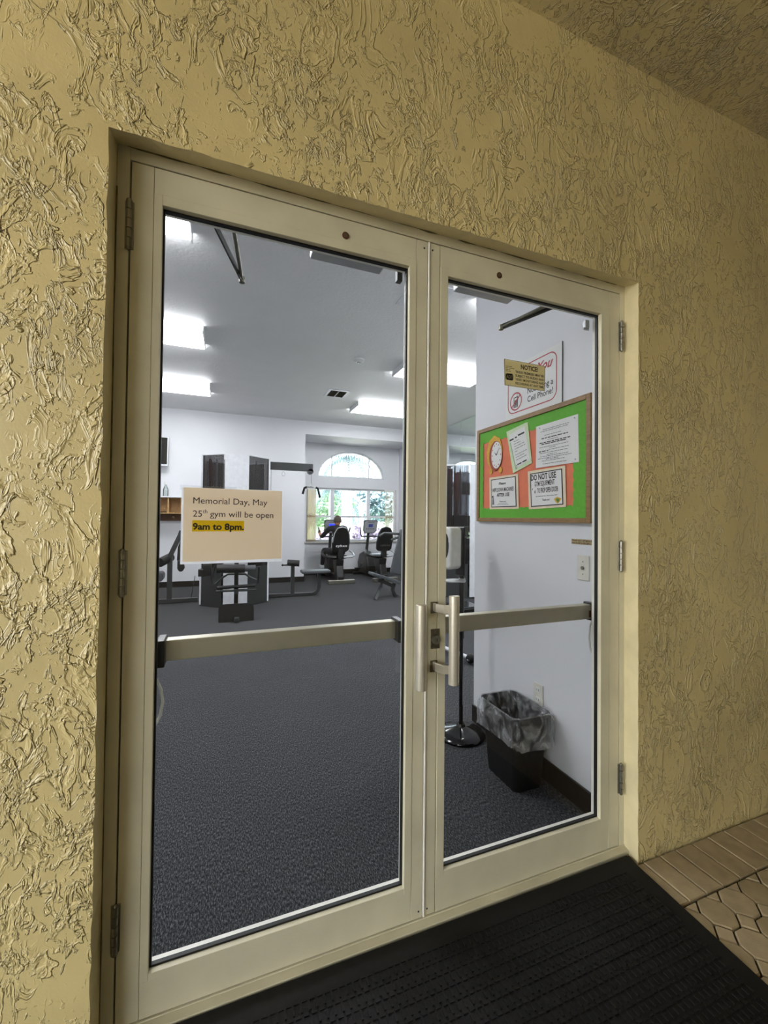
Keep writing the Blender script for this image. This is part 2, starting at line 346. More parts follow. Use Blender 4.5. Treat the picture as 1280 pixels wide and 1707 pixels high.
# exterior front wall, with a slightly wavy edge round the opening
def front_wall():
    g = G(); rng = random.Random(3)
    ex0, ex1, ez = -.038, 1.848, 2.373
    def wob(): return rng.uniform(-.0025, .0025)
    N = 60
    zs = [i*ez/N for i in range(N+1)]; L = [ex0+wob() for _ in zs]; Rr = [ex1+wob()*.6 for _ in zs]
    xs = [ex0+(ex1-ex0)*i/N for i in range(N+1)]; Tz = [ez+wob() for _ in xs]
    L[-1] = xs[0]; Rr[-1] = xs[-1]; Tz[0] = ez; Tz[-1] = ez
    zb = -.05
    for i in range(N):
        za, zc = zs[i] if i else zb, zs[i+1]
        g.add([(-7, FY0, za), (L[i], FY0, za), (L[i+1], FY0, zc), (-7, FY0, zc)], [(0, 1, 2, 3)])
        g.add([(Rr[i], FY0, za), (9, FY0, za), (9, FY0, zc), (Rr[i+1], FY0, zc)], [(0, 1, 2, 3)])
        g.add([(xs[i], FY0, Tz[i]), (xs[i+1], FY0, Tz[i+1]), (xs[i+1], FY0, 3.4), (xs[i], FY0, 3.4)], [(0, 1, 2, 3)])
    g.add([(-7, FY0, ez), (ex0, FY0, ez), (ex0, FY0, 3.4), (-7, FY0, 3.4)], [(0, 1, 2, 3)])
    g.add([(ex1, FY0, ez), (9, FY0, ez), (9, FY0, 3.4), (ex1, FY0, 3.4)], [(0, 1, 2, 3)])
    # thickness behind
    g.box((-7, FY0+.012, zb), (OX0-.03, FY1, 3.6)); g.box((OX1+.03, FY0+.012, zb), (9, FY1, 3.6)); g.box((OX0-.03, FY0+.012, OZ+.03), (OX1+.03, FY1, 3.6))
    o = g.build('wall_front', 'stucco', kind='structure')
    h = G()
    for i in range(N):
        za, zc = zs[i] if i else zb, zs[i+1]
        h.add([(L[i], FY0, za), (OX0, 0.004, za), (OX0, 0.004, zc), (L[i+1], FY0, zc)], [(0, 1, 2, 3)])
        h.add([(Rr[i], FY0, za), (OX1, 0.004, za), (OX1, 0.004, zc), (Rr[i+1], FY0, zc)], [(0, 1, 2, 3)])
        h.add([(xs[i], FY0, Tz[i]), (xs[i+1], FY0, Tz[i+1]), (OX0+(OX1-OX0)*(i+1)/N, .004, OZ), (OX0+(OX1-OX0)*i/N, .004, OZ)], [(0, 1, 2, 3)])
    h.add([(L[-1], FY0, zs[-1]), (OX0, .004, zs[-1]), (OX0, .004, OZ)], [(0, 1, 2)])
    h.add([(Rr[-1], FY0, zs[-1]), (OX1, .004, zs[-1]), (OX1, .004, OZ)], [(0, 1, 2)])
    h.build('reveal', 'reveal', o)
    # inner white lining of the same wall
    w = G(); y0, y1 = FY1, FY1+.012
    w.box((XL, y0, 0), (OX0, y1, ZC)); w.box((OX1, y0, 0), (XR, y1, ZC)); w.box((OX0, y0, OZ), (OX1, y1, ZC))
    w.build('lining', 'white', o)
front_wall()
# porch ceiling
G().box((-4.6, -3.9, 3.275), (9, FY0, 3.42)).build('porch_ceiling', 'stucco_ceiling', kind='structure')
# unseen wall added behind the camera so light comes from the left
g = G(); g.box((-2.6, -4.1, -.05), (9, -3.9, 3.42)); g.build('blocker_opposite', 'blocker', kind='structure')
G().box((5.6, -3.9, -.05), (5.8, -.09, 3.27)).build('blocker_end', 'stucco', kind='structure')  # unseen end wall, added to block glare from the right
# unseen slab added over the room to keep sunlight out
G().box((XL-.3, FY1+.02, ZC+.03), (XR+.3, YW+.3, ZC+.5)).build('daylight_blocker', 'white', kind='structure')
# interior
G().box((XL, 0.02, -.06), (XR, YW, 0)).build('floor', 'carpet', kind='structure')
G().box((XL, FY1, ZC), (XR, YW, ZC+.03)).build('ceiling', 'ceil', kind='structure')
G().box((XL-.15, FY1, -.05), (XL, YW+.2, ZC)).build('wall_left', 'white', kind='structure')
G().box((XL, YB, 0), (1.86, YW+.2, ZC)).build('wall_back', 'white', kind='structure')
G().box((XP, FY1+.012, 0), (XR, 1.165, ZC)).build('wall_right', 'white', kind='structure', bevel=.004)
AX1 = 4.49
# window wall at the back of the alcove with holes
WX0, WX1, WZ0, WZ1 = 2.08, 4.42, .80, 2.12
ACX, AW, AZ0, AH = 3.21, .865, 2.385, .665
def arch_z(x):
    t = max(0, 1-((x-ACX)/AW)**2); return AZ0+AH*math.sqrt(t)
def window_wall():
    g = G()
    def pr(x0, x1, a0, a1, b0, b1):   # slab between lower z (a0,a1) and upper z (b0,b1)
        g.add([(x0, YW, a0), (x1, YW, a1), (x1, YW, b1), (x0, YW, b0), (x0, YW+.2, a0), (x1, YW+.2, a1), (x1, YW+.2, b1), (x0, YW+.2, b0)],
              [(0, 1, 2, 3), (7, 6, 5, 4), (0, 4, 5, 1), (3, 2, 6, 7), (0, 3, 7, 4), (1, 5, 6, 2)])
    pr(1.86, WX0, 0, 0, ZC, ZC); pr(WX1, XR, 0, 0, ZC, ZC); pr(WX0, WX1, 0, 0, WZ0, WZ0); pr(WX0, WX1, WZ1, WZ1, AZ0, AZ0)
    pr(WX0, ACX-AW, AZ0, AZ0, ZC, ZC); pr(ACX+AW, WX1, AZ0, AZ0, ZC, ZC)
    n = 40
    xs = [ACX-AW*math.cos(math.pi*i/n) for i in range(n+1)]
    for a, b in zip(xs, xs[1:]): pr(a, b, arch_z(a), arch_z(b), ZC, ZC)
    return g
window_wall().build('wall_window', 'white', kind='structure')
G().box((1.86, YB, 3.2), (AX1, YW, ZC)).build('trim_1', 'white', kind='structure')     # bulkhead over the alcove
G().box((AX1, YB, 0), (XR, YW, ZC)).build('wall_return', 'white', kind='structure')
o = G().box((XR, 1.165, 0), (XR+.15, YW+.2, ZC)).build('wall_mirror', 'white', kind='structure')
ys = [1.25, 2.75, 4.1, 5.45, 6.44, YB-.02]
for a, b in zip(ys, ys[1:]):
    G().box((XR-.008, a+.004, .12), (XR, b-.004, ZC-.01)).build('mirror_panel', 'mirror', o)
for yy in (2.75, 4.1, 5.45, 6.44):
    for zz in (3.3, 3.1): G().box((XR-.014, yy-.012, zz-.018), (XR-.0085, yy+.012, zz+.018)).build('mirror_clip', 'whiteplastic', o)
# baseboards
G().box((XL, YB-.012, 0), (1.872, YB, .11)).box((1.86, YB, 0), (1.872, YW, .11)).build('baseboard_back', 'baseb', kind='structure')
G().box((1.872, YW-.012, 0), (AX1, YW, .11)).build('baseboard_window', 'baseb', kind='structure')
G().box((XP-.012, FY1+.012, 0), (XP, 1.165, .11)).box((XP, 1.165, 0), (XR, 1.177, .11)).build('baseboard_right', 'baseb', kind='structure', bevel=.002)
# windows
def windows():
    y0, y1 = YW+.07, YW+.13
    for n, (a, b) in enumerate(((WX0, 2.735), (2.735, 3.68), (3.68, WX1))):
        w = empty('window_%d' % (n+1), ((a+b)/2, y0, WZ0), kind='structure')
        g = G(); f = .045
        g.box((a, y0, WZ0), (a+f, y1, WZ1)).box((b-f, y0, WZ0), (b, y1, WZ1)).box((a+f, y0, WZ0), (b-f, y1, WZ0+f)).box((a+f, y0, WZ1-f), (b-f, y1, WZ1))
        g.build('frame', 'whitegloss', w)
        G().box((a+f, y0-.005, 1.39), (b-f, y1, 1.44)).build('meeting_rail', 'whitegloss', w)
        G().box((a+f, y0+.028, WZ0+f), (b-f, y0+.032, 1.39)).build('pane', 'winglass', w)
        G().box((a+f, y0+.028, 1.44), (b-f, y0+.032, WZ1-f)).build('pane', 'winglass', w)
    w = empty('window_4', (ACX, y0, AZ0), kind='structure')
    n = 36; g = G(); t = .035
    outer = [(-AW*math.cos(math.pi*i/n), AH*math.sin(math.pi*i/n)) for i in range(n+1)]
    inner = [(-(AW-t)*math.cos(math.pi*i/n), max(t, (AH-t)*math.sin(math.pi*i/n))) for i in range(n+1)]
    for i in range(n): g.prism([outer[i], outer[i+1], inner[i+1], inner[i]], (ACX, y0, AZ0), X, Z, Y*.06)
    g.box((ACX-AW, y0, AZ0), (ACX+AW, y1, AZ0+t)); g.build('frame', 'whitegloss', w)
    for px in (553, 615):
        x = at(px, 780, 1, y0).x
        G().box((x-.014, y0, AZ0+t), (x+.014, y1, AZ0+AH*math.sqrt(1-((x-ACX)/AW)**2)-.01)).build('muntin', 'whitegloss', w)
    G().prism([(x, z) for x, z in inner], (ACX, y0+.03, AZ0), X, Z, Y*.004).build('pane', 'winglass', w)
    G().box((WX0-.04, YW-.05, WZ0-.03), (WX1+.04, YW+.07, WZ0)).build('trim_2', 'walk', kind='structure', bevel=.004)
windows()
# vertical blinds gathered at both sides
def blinds(x0, x1, n, label):
    b = empty('vertical_blind', ((x0+x1)/2, YW+.03, WZ1-.02), label=label, cat='blind', group='vertical blinds of the back window')
    for i in range(n):
        x = x0+(x1-x0)*(i+.5)/n
        G().box((x-.042, YW+.025, WZ0+.02), (x+.042, YW+.028, WZ1-.05), rot=Matrix.Rotation(R(62), 3, 'Z')).build('slat', 'blind', b)
    G().box((x0-.02, YW+.01, WZ1-.05), (x1+.02, YW+.045, WZ1-.003)).build('head_rail', 'whiteplastic', b)
blinds(2.11, 2.32, 7, 'beige vertical blind slats gathered at the left end of the back window')
blinds(4.12, 4.36, 8, 'beige vertical blind slats gathered at the right end of the back window')

# ================================================================== DOOR FRAME AND DOORS
fr = empty('door_frame', (.917, .05, 0), kind='structure')
G().box((-.035, 0, -.02), (-.004, .115, 2.40)).build('jamb', 'frame', fr, bevel=.0015)
G().box((1.839, 0, -.02), (1.869, .115, 2.40)).build('jamb', 'frame', fr, bevel=.0015)
G().box((-.004, 0, 2.364), (1.839, .115, 2.40)).build('head', 'frame', fr, bevel=.0015)
G().box((-.004, .047, .004), (.012, .06, 2.364)).box((1.823, .047, .004), (1.839, .06, 2.364)).box((-.004, .047, 2.345), (1.839, .06, 2.364)).build('stop', 'frame', fr)
G().box((-.035, -.03, -.03), (1.869, .12, -.002)).box((-.035, -.004, -.002), (1.869, .12, .002)).build('threshold', 'frame', fr, bevel=.002)
g = G()
random.seed(5)
pts = [(-.0355, -.001+random.uniform(-.002, .002), z*.12+.0) for z in range(20)]
g.tube(pts, [.0022+random.uniform(-.001, .0015) for _ in pts], 6)
pts = [(-.034+.05*i, -.001, 2.4005+random.uniform(-.0015, .0015)) for i in range(38)]
g.tube(pts, [.003+random.uniform(-.0015, .002) for _ in pts], 6)
g.build('sealant', 'grime', fr)
for hx, zs3 in ((-.003, ((2.245, 2.113), (1.285, 1.164), (.336, .21))), (1.8405, ((2.238, 2.115), (1.291, 1.167), (.347, .224)))):
    for i, (a, b) in enumerate(zs3):
        h = G().box((hx-.011, -.003, b), (hx+.011, .002, a)).build('hinge', 'steel', fr, bevel=.001)
        dz = (a-b)/5
        kn = G()
        for q in range(5): kn.cyl((hx, -.0075, b+q*dz+.001), (hx, -.0075, b+(q+1)*dz-.001), .0078, n=14)
        kn.ball((hx, -.0075, a), .0065); kn.ball((hx, -.0075, b), .0065)
        kn.build('knuckle', 'steel', h, smooth=True)

def leaf(n, x0, x1, gx0, gx1, gz0, gz1, hinge_left):
    d = empty('door_%d' % n, ((x0+x1)/2, .022, .004), kind='structure')
    zt, zb, th = 2.3605, .005, .045
    sl_, sr_ = (.055, .042) if hinge_left else (.046, .058)
    G().box((x0, 0, zb), (x0+sl_, th, zt)).build('stile', 'frame', d, bevel=.0015 if hinge_left else .004)
    G().box((x1-sr_, 0, zb), (x1, th, zt)).build('stile', 'frame', d, bevel=.0015)
    ba = .02
    G().box((x0+sl_+.0009, .0005, gz1+ba+.01), (x1-sr_-.0009, th, zt)).build('top_rail', 'frame', d, bevel=.001)
    G().box((x0+sl_+.0009, .0005, zb), (x1-sr_-.0009, th, gz0-ba)).build('bottom_rail', 'frame', d, bevel=.001)
    g = G(); g.box((x0+sl_-.001, .003, gz1+ba), (x1-sr_+.001, th-.003, zt-.002)).box((x0+sl_-.001, .003, zb+.002), (x1-sr_+.001, th-.003, gz0-ba+.001))
    g.box((x0+sl_-.001, .003, gz0-ba), (x0+sl_+.004, .0158, gz1+ba)).box((x1-sr_-.004, .003, gz0-ba), (x1-sr_+.001, .0158, gz1+ba)); g.build('joint_filler', 'grime', d)
    # outer glazing beads
    a, b, c, e = x0+sl_+.0009, x1-sr_-.0009, gz0-ba+.0009, gz1+ba+.0091
    for nm, y0, y1, mt in (('outer_bead', -.0015, .016, 'frame'), ('inner_bead', .028, .0465, 'frame_lit')):  # inner bead takes the paler paint with lamp light in its colour
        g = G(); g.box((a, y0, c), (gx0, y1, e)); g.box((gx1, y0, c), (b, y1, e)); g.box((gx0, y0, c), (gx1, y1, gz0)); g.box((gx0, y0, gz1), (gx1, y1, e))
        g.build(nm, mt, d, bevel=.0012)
    g = G(); q = .005
    g.box((gx0-.004, .0162, gz0-.004), (gx0+q, .0278, gz1+.004)); g.box((gx1-q, .0162, gz0-.004), (gx1+.004, .0278, gz1+.004)); g.box((gx0, .0162, gz0-.004), (gx1, .0278, gz0+q)); g.box((gx0, .0162, gz1-q), (gx1, .0278, gz1+.004))
    g.build('gasket', 'black', d)
    G().add([(gx0, .022, gz0), (gx1, .022, gz0), (gx1, .022, gz1), (gx0, .022, gz1)], [(0, 1, 2, 3)]).build('glass_pane', 'glass', d)
    # dark bolt caps
    cx = .611 if n == 1 else 1.214
    c_ = G().cyl((cx, -.0022, 2.307), (cx, .001, 2.307), .0115, n=20).build('bolt_cap', 'copper', d, smooth=True)
    G().cyl((cx, -.0032, 2.307), (cx, -.0018, 2.307), .006, n=16).build('screw', 'steeldark', c_)
    for zz in (2.335, .028):
        sx = x1-.013 if n == 1 else x0+.014
        G().cyl((sx, -.001, zz), (sx, .001, zz), .003, n=12).build('screw', 'black', d)
    return d
d1 = leaf(1, 0.0, .911, .077, .842, .123, 2.258, True)
d2 = leaf(2, .9165, 1.8355, .994, 1.731, .140, 2.256, False)
# meeting edge of the right leaf, its catch of daylight painted paler
G().box((.9135, -.004, .006), (.9195, .03, 2.36)).build('lit_meeting_edge', 'frame_lit', d2, bevel=.0012)

def pull(parent, x, z0, z1, side):
    ov = [(.0185*math.cos(R(a)), (-.022 if math.sin(R(a)) > 0 else -.004)*abs(math.sin(R(a)))**.9*-1*(-1 if math.sin(R(a)) > 0 else 1)) for a in range(0, 360, 15)]
    hd = G().prism(ov, (x, -.060, z0), X, Y, Z*(z1-z0)).build('pull_handle', 'alu', parent, bevel=.0012, smooth=True)
    base = .893 if side < 0 else .948
    for zz in (z0+.048, z1-.048):
        # flat strap bent from the stile out to the grip
        pts = [(base, -.001, zz), (base, -.02, zz), (base+(x-base)*.3, -.048, zz), (x, -.062, zz)]
        G().tube(pts, .01, sq=(.009, .030), up=(0, 0, 1)).build('bracket', 'alu', hd, bevel=.002)
        G().box((base-.014, -.003, zz-.022), (base+.014, 0, zz+.018)).build('mounting_plate', 'steeldark', hd, bevel=.001)
pull(d1, .868, .814, 1.096, -1)
pull(d2, .992, .817, 1.118, 1)
lk = G().box((.936, -.004, .924), (.970, .002, .993)).build('lock_plate', 'steeldark', d2, bevel=.001)
G().cyl((.954, -.013, .957), (.954, -.003, .957), .0155, .0165, n=24).cyl((.954, -.0145, .957), (.954, -.0125, .957), .009, n=20).build('lock_cylinder', 'steel', lk, smooth=True)
G().box((.953, -.0155, .951), (.955, -.0143, .962)).build('keyhole', 'black', lk)

def panic(d, xa, xb, ha, cordx):
    b = G().box((xa, .08, .948), (xb, .118, 1.010)).build('panic_bar', 'bar', d, bevel=.003, seg=3)
    G().box((xa-.012, .047, .94), (xa+.012, .122, 1.018)).build('end_bracket', 'blackplastic', d, bevel=.003)
    G().box((xb-.012, .047, .94), (xb+.012, .122, 1.018)).build('end_bracket', 'blackplastic', d, bevel=.003)
panic(d1, .085, .846, 0, 0)
panic(d2, .985, 1.775, 0, 0)
G().box((1.752, .0795, .955), (1.764, .08, .985)).build('warning_label', 'copper', d2)
cordp = [(1.815, .11, .95), (1.812, .13, .90), (1.797, .12, .85), (1.793, .11, .81), (1.80, .1, .775), (1.822, .085, .75), (1.835, .06, .742)]
G().tube(cordp, .0045, 8).build('cord', 'cord', d2, smooth=True)
cordp = [(.055, .07, .93), (.058, .1, .90), (.068, .12, .885), (.082, .12, .85), (.087, .115, .815), (.082, .11, .78), (.066, .09, .75), (.05, .06, .745)]
G().tube(cordp, .0045, 8).build('cord', 'cord', d1, smooth=True)
def closer(d, xa, xb, foot, elbow, pin, zb=2.268):
    c = G().box((xa, .047, zb), (xb, .105, 2.352)).build('door_closer', 'silver', d, bevel=.004)
    foot, elbow, pin = Vector(foot), Vector(elbow), Vector(pin)
    G().tube([foot, foot+(elbow-foot)*.15, elbow], .01, sq=(.006, .026), up=(0, 0, 1)).build('closer_arm', 'dark', c, bevel=.001)
    G().tube([pin, pin+(elbow-pin)*.45, elbow], [.008, .008, .0055], 10).build('closer_rod', 'steel', c, smooth=True)
    G().cyl(elbow-Z*.012, elbow+Z*.01, .011, n=12).cyl(pin-Z*.012, pin+Z*.012, .012, n=12).build('pivot', 'steel', c, smooth=True)
    G().box(foot-Vector((.03, .02, .0)), foot+Vector((.03, .015, .02))).build('foot_bracket', 'dark', c, bevel=.002)
closer(d1, .514, .769, (.200, .115, 2.335), (.302, .36, 2.288), (.262, .10, 2.335))
closer(d2, 1.075, 1.331, (1.60, .11, 2.325), (1.452, .31, 2.283), (1.575, .12, 2.33))
G().box((.818, .052, 2.232), (.838, .075, 2.275)).build('latch_box', 'dark', d1, bevel=.002)
G().box((1.70, .052, 2.215), (1.722, .07, 2.25)).box((1.69, .052, 2.205), (1.72, .058, 2.215)).build('latch_box', 'silver', d2, bevel=.002)

# ================================================================== PAPERS ON THE GLASS
n1 = empty('notice_sheet', (.28, .0275, 1.35), label='beige paper notice with printed text and a yellow highlighted line on the left glass door', cat='notice')
fy = .0258
P_ = lambda u, v: at(u, v, 1, fy)
c4 = [P_(306, 812), P_(470, 819), P_(469, 931), P_(304, 937)]
def sheet(name, mt, corners, parent, th, yoff=0, nrm=Y, n=8):
    g = G(); a, b, c, e = [Vector(p) for p in corners]
    off = Vector(nrm)*yoff
    for k_ in range(n):
        s0, s1 = k_/n, (k_+1)/n
        p = [a.lerp(b, s0)+off, a.lerp(b, s1)+off, e.lerp(c, s1)+off, e.lerp(c, s0)+off]
        g.add(p+[q+Vector(nrm)*th for q in p], [(0, 1, 2, 3), (7, 6, 5, 4), (0, 4, 5, 1), (3, 2, 6, 7)]+([(0, 3, 7, 4)] if k_ == 0 else [])+([(1, 5, 6, 2)] if k_ == n-1 else []))
    return g.build(name, mt, parent)
sheet('sheet', 'beigepaper', c4, n1, .0004)
sheet('backing_sheet', 'paperback', [P_(303, 812.5), P_(471, 818), P_(470, 936), P_(300, 941)], n1, .0004, .0012)
def door_text(g, txt, u, v, u2, size, **kw):
    p = at(u, v, 1, fy-.0004); q = at(u2, v, 1, fy-.0004)
    ex = (c4[1]-c4[0]).normalized(); ey = Vector((-ex.z, 0, ex.x))
    words(g, txt, p, ex, ey, size, width=(q.x-p.x) if u2 else None, res=4, **kw)
g = G(); S = .0262
door_text(g, 'Memorial Day, May', 322, 839, 445.5, S); door_text(g, '25', 321.5, 861, 336.5, S); door_text(g, 'th', 338, 855.5, 345.5, S*.62); door_text(g, 'gym will be open', 350, 861.5, 455.5, S)
door_text(g, '9am to 8pm.', 321, 882.5, 406.5, S, bold=.0009)
g.build('lettering', 'ink', n1)
a_ = [at(u, v, 1, fy-.0002) for u, v in ((320.5, 867), (407, 868.5), (406.5, 885.5), (320, 886))]
G().add(a_, [(0, 1, 2, 3)]).build('highlight', 'yellow', n1)
G().add([P_(300, 808), P_(395, 812), P_(395, 819), P_(300, 816)], [(0, 1, 2, 3)]).build('tape', 'clearplastic', n1).location = (0, .003, 0)

n2 = empty('security_notice', (1.35, .026, 1.94), label='small tan notice plate with black lettering on the right glass door', cat='notice')
Q = [at(840, 598, 1, fy), at(908.5, 610.5, 1, fy), at(907.5, 652, 1, fy), at(841, 642, 1, fy)]
sheet('plate', 'gold', Q, n2, .0008)
def qp(s, t): return Q[0].lerp(Q[1], s).lerp(Q[3].lerp(Q[2], s), t)
def on2(s, t): v = qp(s, t); v.y -= .0004; return v
exq = (Q[1]-Q[0]).normalized(); eyq = (Q[0]-Q[3]).normalized(); wq = (Q[1]-Q[0]).length; hq = (Q[0]-Q[3]).length
g = G(); words(g, 'NOTICE!', on2(.40, .28), exq, eyq, .0255, width=.42*wq, bold=.0008)
for i, l in enumerate(('THESE PREMISES MAY BE', 'SUBJECT TO AUDIO AND', 'VIDEO MONITORING AND', 'RECORDING AT ANY TIME.')):
    words(g, l, on2(.265, .46+.145*i), exq, eyq, .0125, width=.70*wq, bold=.0003)
g.build('lettering', 'ink', n2)
g = G(); rg = random.Random(2)
for i in range(4): greek(g, on2(.035, .27+.06*i), exq, eyq, (.15, .2, .13, .12)[i]*wq, .003, rg)
g.build('small_print', 'ink', n2, kind='stuff')
m = wq
G().add([on2(s, t) for s, t in ((.03, .58), (.055, .53), (.185, .53), (.21, .58), (.21, .73), (.185, .78), (.055, .78), (.03, .73))], [tuple(range(8))]).build('logo_patch', 'ink', n2)
g = G(); o_ = on2(.045, .72); o_.y -= .0007; words(g, 'ADT', o_, exq, eyq, .0185, width=.15*wq, bold=.0007); g.build('logo_lettering', 'gold', n2)
g = G()
for (s0, t0), (s1, t1) in zip(((0, 0), (1, 0), (1, 1), (0, 1)), ((1, 0), (1, 1), (0, 1), (0, 0))):
    a, b = on2(s0, t0), on2(s1, t1); c = on2(.5, .5)
    k_ = .0018; ia = a+(c-a).normalized()*k_*1.5; ib = b+(c-b).normalized()*k_*1.5
    g.add([a, b, ib, ia], [(0, 1, 2, 3)])
g.build('printed_border', 'ink', n2)

# ================================================================== RIGHT WALL ITEMS (plane x = XP, seen facing -x)
def wy(u, v, dx=0): return at(u, v, 0, XP-dx)
EXW, EYW, NW = Vector((0, -1, 0)), Z, Vector((-1, 0, 0))
bb = empty('bulletin_board', (XP, .637, 1.68), label='oak framed bulletin board with green border and coral paper on the right wall', cat='board')
by0, by1, bz0, bz1 = .165, 1.112, 1.367, 1.983
G().box((XP-.012, by0+.01, bz0+.01), (XP-.001, by1-.01, bz1-.01)).build('backing', 'orange', bb)
for a, b in (((XP-.022, by0, bz0), (XP-.001, by0+.028, bz1)), ((XP-.022, by1-.028, bz0), (XP-.001, by1, bz1)), ((XP-.022, by0+.028, bz0), (XP-.001, by1-.028, bz0+.025)), ((XP-.022, by0+.028, bz1-.025), (XP-.001, by1-.028, bz1))):
    G().box(a, b).build('frame_rail', 'wood', bb, bevel=.002)
def scallop():
    for dd_, (p, q, w, inward) in enumerate((((by0+.02, bz1-.02), (by1-.02, bz1-.02), .075, (0, -1)), ((by0+.02, bz0+.02), (by1-.02, bz0+.02), .062, (0, 1)), ((by0+.02, bz0+.02), (by0+.02, bz1-.02), .085, (1, 0)), ((by1-.02, bz0+.02), (by1-.02, bz1-.02), .045, (-1, 0)))):
        p, q = Vector(p), Vector(q); inv = Vector(inward); L = (q-p).length; n = int(L/.045); m_ = n*6
        outl = [p.lerp(q, i/m_)+inv*(w+.007*abs(math.sin(math.pi*i/6))) for i in range(m_+1)]
        g = G()
        for i in range(m_):
            a, b = p.lerp(q, i/m_), p.lerp(q, (i+1)/m_)
            vs = [Vector((XP-.0138-.0006*dd_, z.x, z.y)) for z in (a, b, outl[i+1], outl[i])]
            g.add(vs, [(0, 1, 2, 3)])
        g.build('border_strip', 'green', bb)
scallop()
def wpaper(name, mt, px, label, cat='poster', dx=.0165, group=None):
    c = [wy(u, v, dx) for u, v in px]; o = empty(name, sum(c, Vector())/4, label=label, cat=cat)
    sheet('sheet', mt, c, o, .0008, 0, X, 1); return o, c
def frame4(c, dx=.001):
    q = [Vector(v)+NW*dx for v in c]
    return lambda s, t: q[0].lerp(q[1], s).lerp(q[3].lerp(q[2], s), t)
def wtext(g, f, txt, s0, s1, t, size, **kw):
    a, b = f(s0, t), f(s1, t); words(g, txt, a, (b-a).normalized(), (f(s0, t-.1)-f(s0, t)).normalized(), size, width=(b-a).length, **kw)
def wgreek(g, f, s0, s1, t, h, rg):
    a, b = f(s0, t), f(s1, t); greek(g, a, (b-a).normalized(), (f(s0, t-.1)-f(s0, t)).normalized(), (b-a).length, h, rg)
rg = random.Random(11)
# checklist sheet
p1, c1 = wpaper('checklist_sheet', 'palegreen', ((844, 720), (879.5, 703), (886.5, 772), (855, 789)), 'tilted pale green checklist sheet pinned beside the paper clock on the board')
f = frame4(c1)
G().add([f(.1, .1), f(.86, .07), f(.93, .9), f(.2, .93)], [(0, 1, 2, 3)]).build('list_panel', 'paper', p1)
f = frame4(c1, .002); g = G(); wgreek(g, f, .1, .3, .26, .016, rg); wgreek(g, f, .36, .46, .25, .014, rg); wgreek(g, f, .52, .82, .23, .016, rg); wgreek(g, f, .3, .78, .88, .012, rg)
for t in (.34, .41, .48, .55, .62, .69, .76, .82): wgreek(g, f, .17, .2, t, .008, rg)
g.build('bold_print', 'ink', p1, kind='stuff')
g = G()
for i, t in enumerate((.32, .38, .44, .5, .56, .64, .7, .76)): wgreek(g, f, .28, (.55, .62, .82, .8, .4, .84, .7, .8)[i], t, .006, rg)
g.build('small_print', 'greyink', p1, kind='stuff')
G().tube([f(.12, .3), f(.15, .6), f(.2, .95), f(.26, .93), f(.27, .87), f(.22, .86)], .0012, 5).build('green_scribble', 'greenink', p1)
# long typed letter
p2, c2 = wpaper('typed_letter', 'paper', ((893.5, 711.5), (963.5, 690), (965, 770), (893, 780.5)), 'large white typed letter pinned at the top right of the bulletin board')
f = frame4(c2); g = G(); gb = G()
for i, (s0, s1, t, w) in enumerate(((.18, .82, .13, 0), (.12, .78, .17, 0), (.22, .64, .27, 0), (.15, .78, .34, 1), (.3, .55, .385, 0), (.1, .84, .44, 1), (.15, .74, .475, 1), (.1, .78, .54, 0), (.35, .52, .575, 0), (.08, .32, .64, 1), (.33, .82, .62, 0), (.1, .78, .68, 0), (.28, .52, .725, 0), (.12, .78, .76, 0), (.06, .85, .8, 0), (.26, .56, .83, 0), (.16, .7, .865, 0), (.18, .75, .935, 0))):
    wgreek(gb if w else g, f, s0, s1, t, .008 if w else .005, rg)
g.build('small_print', 'greyink', p2, kind='stuff'); gb.build('bold_print', 'ink', p2, kind='stuff')
for s, t in ((.1, .06), (.93, .06), (.93, .93)): 
    v = f(s, t); G().cyl(v, v+NW*.004, .003, n=8).build('push_pin', 'silver', p2)
def bordered(name, px, label):
    p, c = wpaper(name, 'cream', px, label); f = frame4(c)
    G().add([f(.07, .07), f(.93, .06), f(.94, .94), f(.07, .945)], [(0, 1, 2, 3)]).build('printed_border', 'ink', p)
    f = frame4(c, .0015); G().add([f(.095, .095), f(.905, .085), f(.915, .915), f(.095, .92)], [(0, 1, 2, 3)]).build('white_panel', 'paper', p)
    return p, frame4(c, .0022)
p3, f = bordered('cleaning_poster', ((815.5, 796.5), (863.5, 789.5), (864.5, 848), (816, 849)), 'square white poster asking to wipe down machines, lower left of the board')
for tx_ in (('WIPE DOWN MACHINES', .12, .86, .47, .034, .0006, 0), ('AFTER USE', .28, .72, .62, .03, .0008, 0), ('Please', .36, .6, .26, .022, .0004, .3), ('Thank you', .37, .6, .79, .012, .0002, 0)):
    g = G(); wtext(g, f, *tx_[:5], bold=tx_[5], shear=tx_[6]); g.build('text_line', 'ink', p3)
g = G(); wgreek(g, f, .34, .64, .83, .004, rg); wgreek(g, f, .3, .68, .87, .004, rg); g.build('small_print', 'greyink', p3, kind='stuff')
sb = G().add([f(.13, .64), f(.17, .64), f(.175, .72), f(.19, .86), (f(.11, .86)), f(.12, .72)], [(0, 1, 2, 3, 4, 5)]).build('printed_bottle', 'greyink', p3)
G().add([f(.1, .6), f(.17, .58), f(.15, .64), f(.12, .65)], [(0, 1, 2, 3)]).build('printed_nozzle', 'ink', p3)
p4, f = bordered('door_rule_poster', ((879.5, 786), (942, 776), (943.5, 845), (881.5, 849)), 'white poster DO NOT USE gym equipment to prop open door, lower right of the board')
for tx_ in (('DO NOT USE', .1, .78, .26, .045, .0013), ('GYM EQUIPMENT', .2, .74, .42, .038, .0007), ('TO PROP OPEN DOOR', .27, .82, .60, .038, .0007), ('Thank you!', .4, .6, .81, .016, .0002)):
    g = G(); wtext(g, f, *tx_[:5], bold=tx_[5]); g.build('text_line', 'ink', p4)
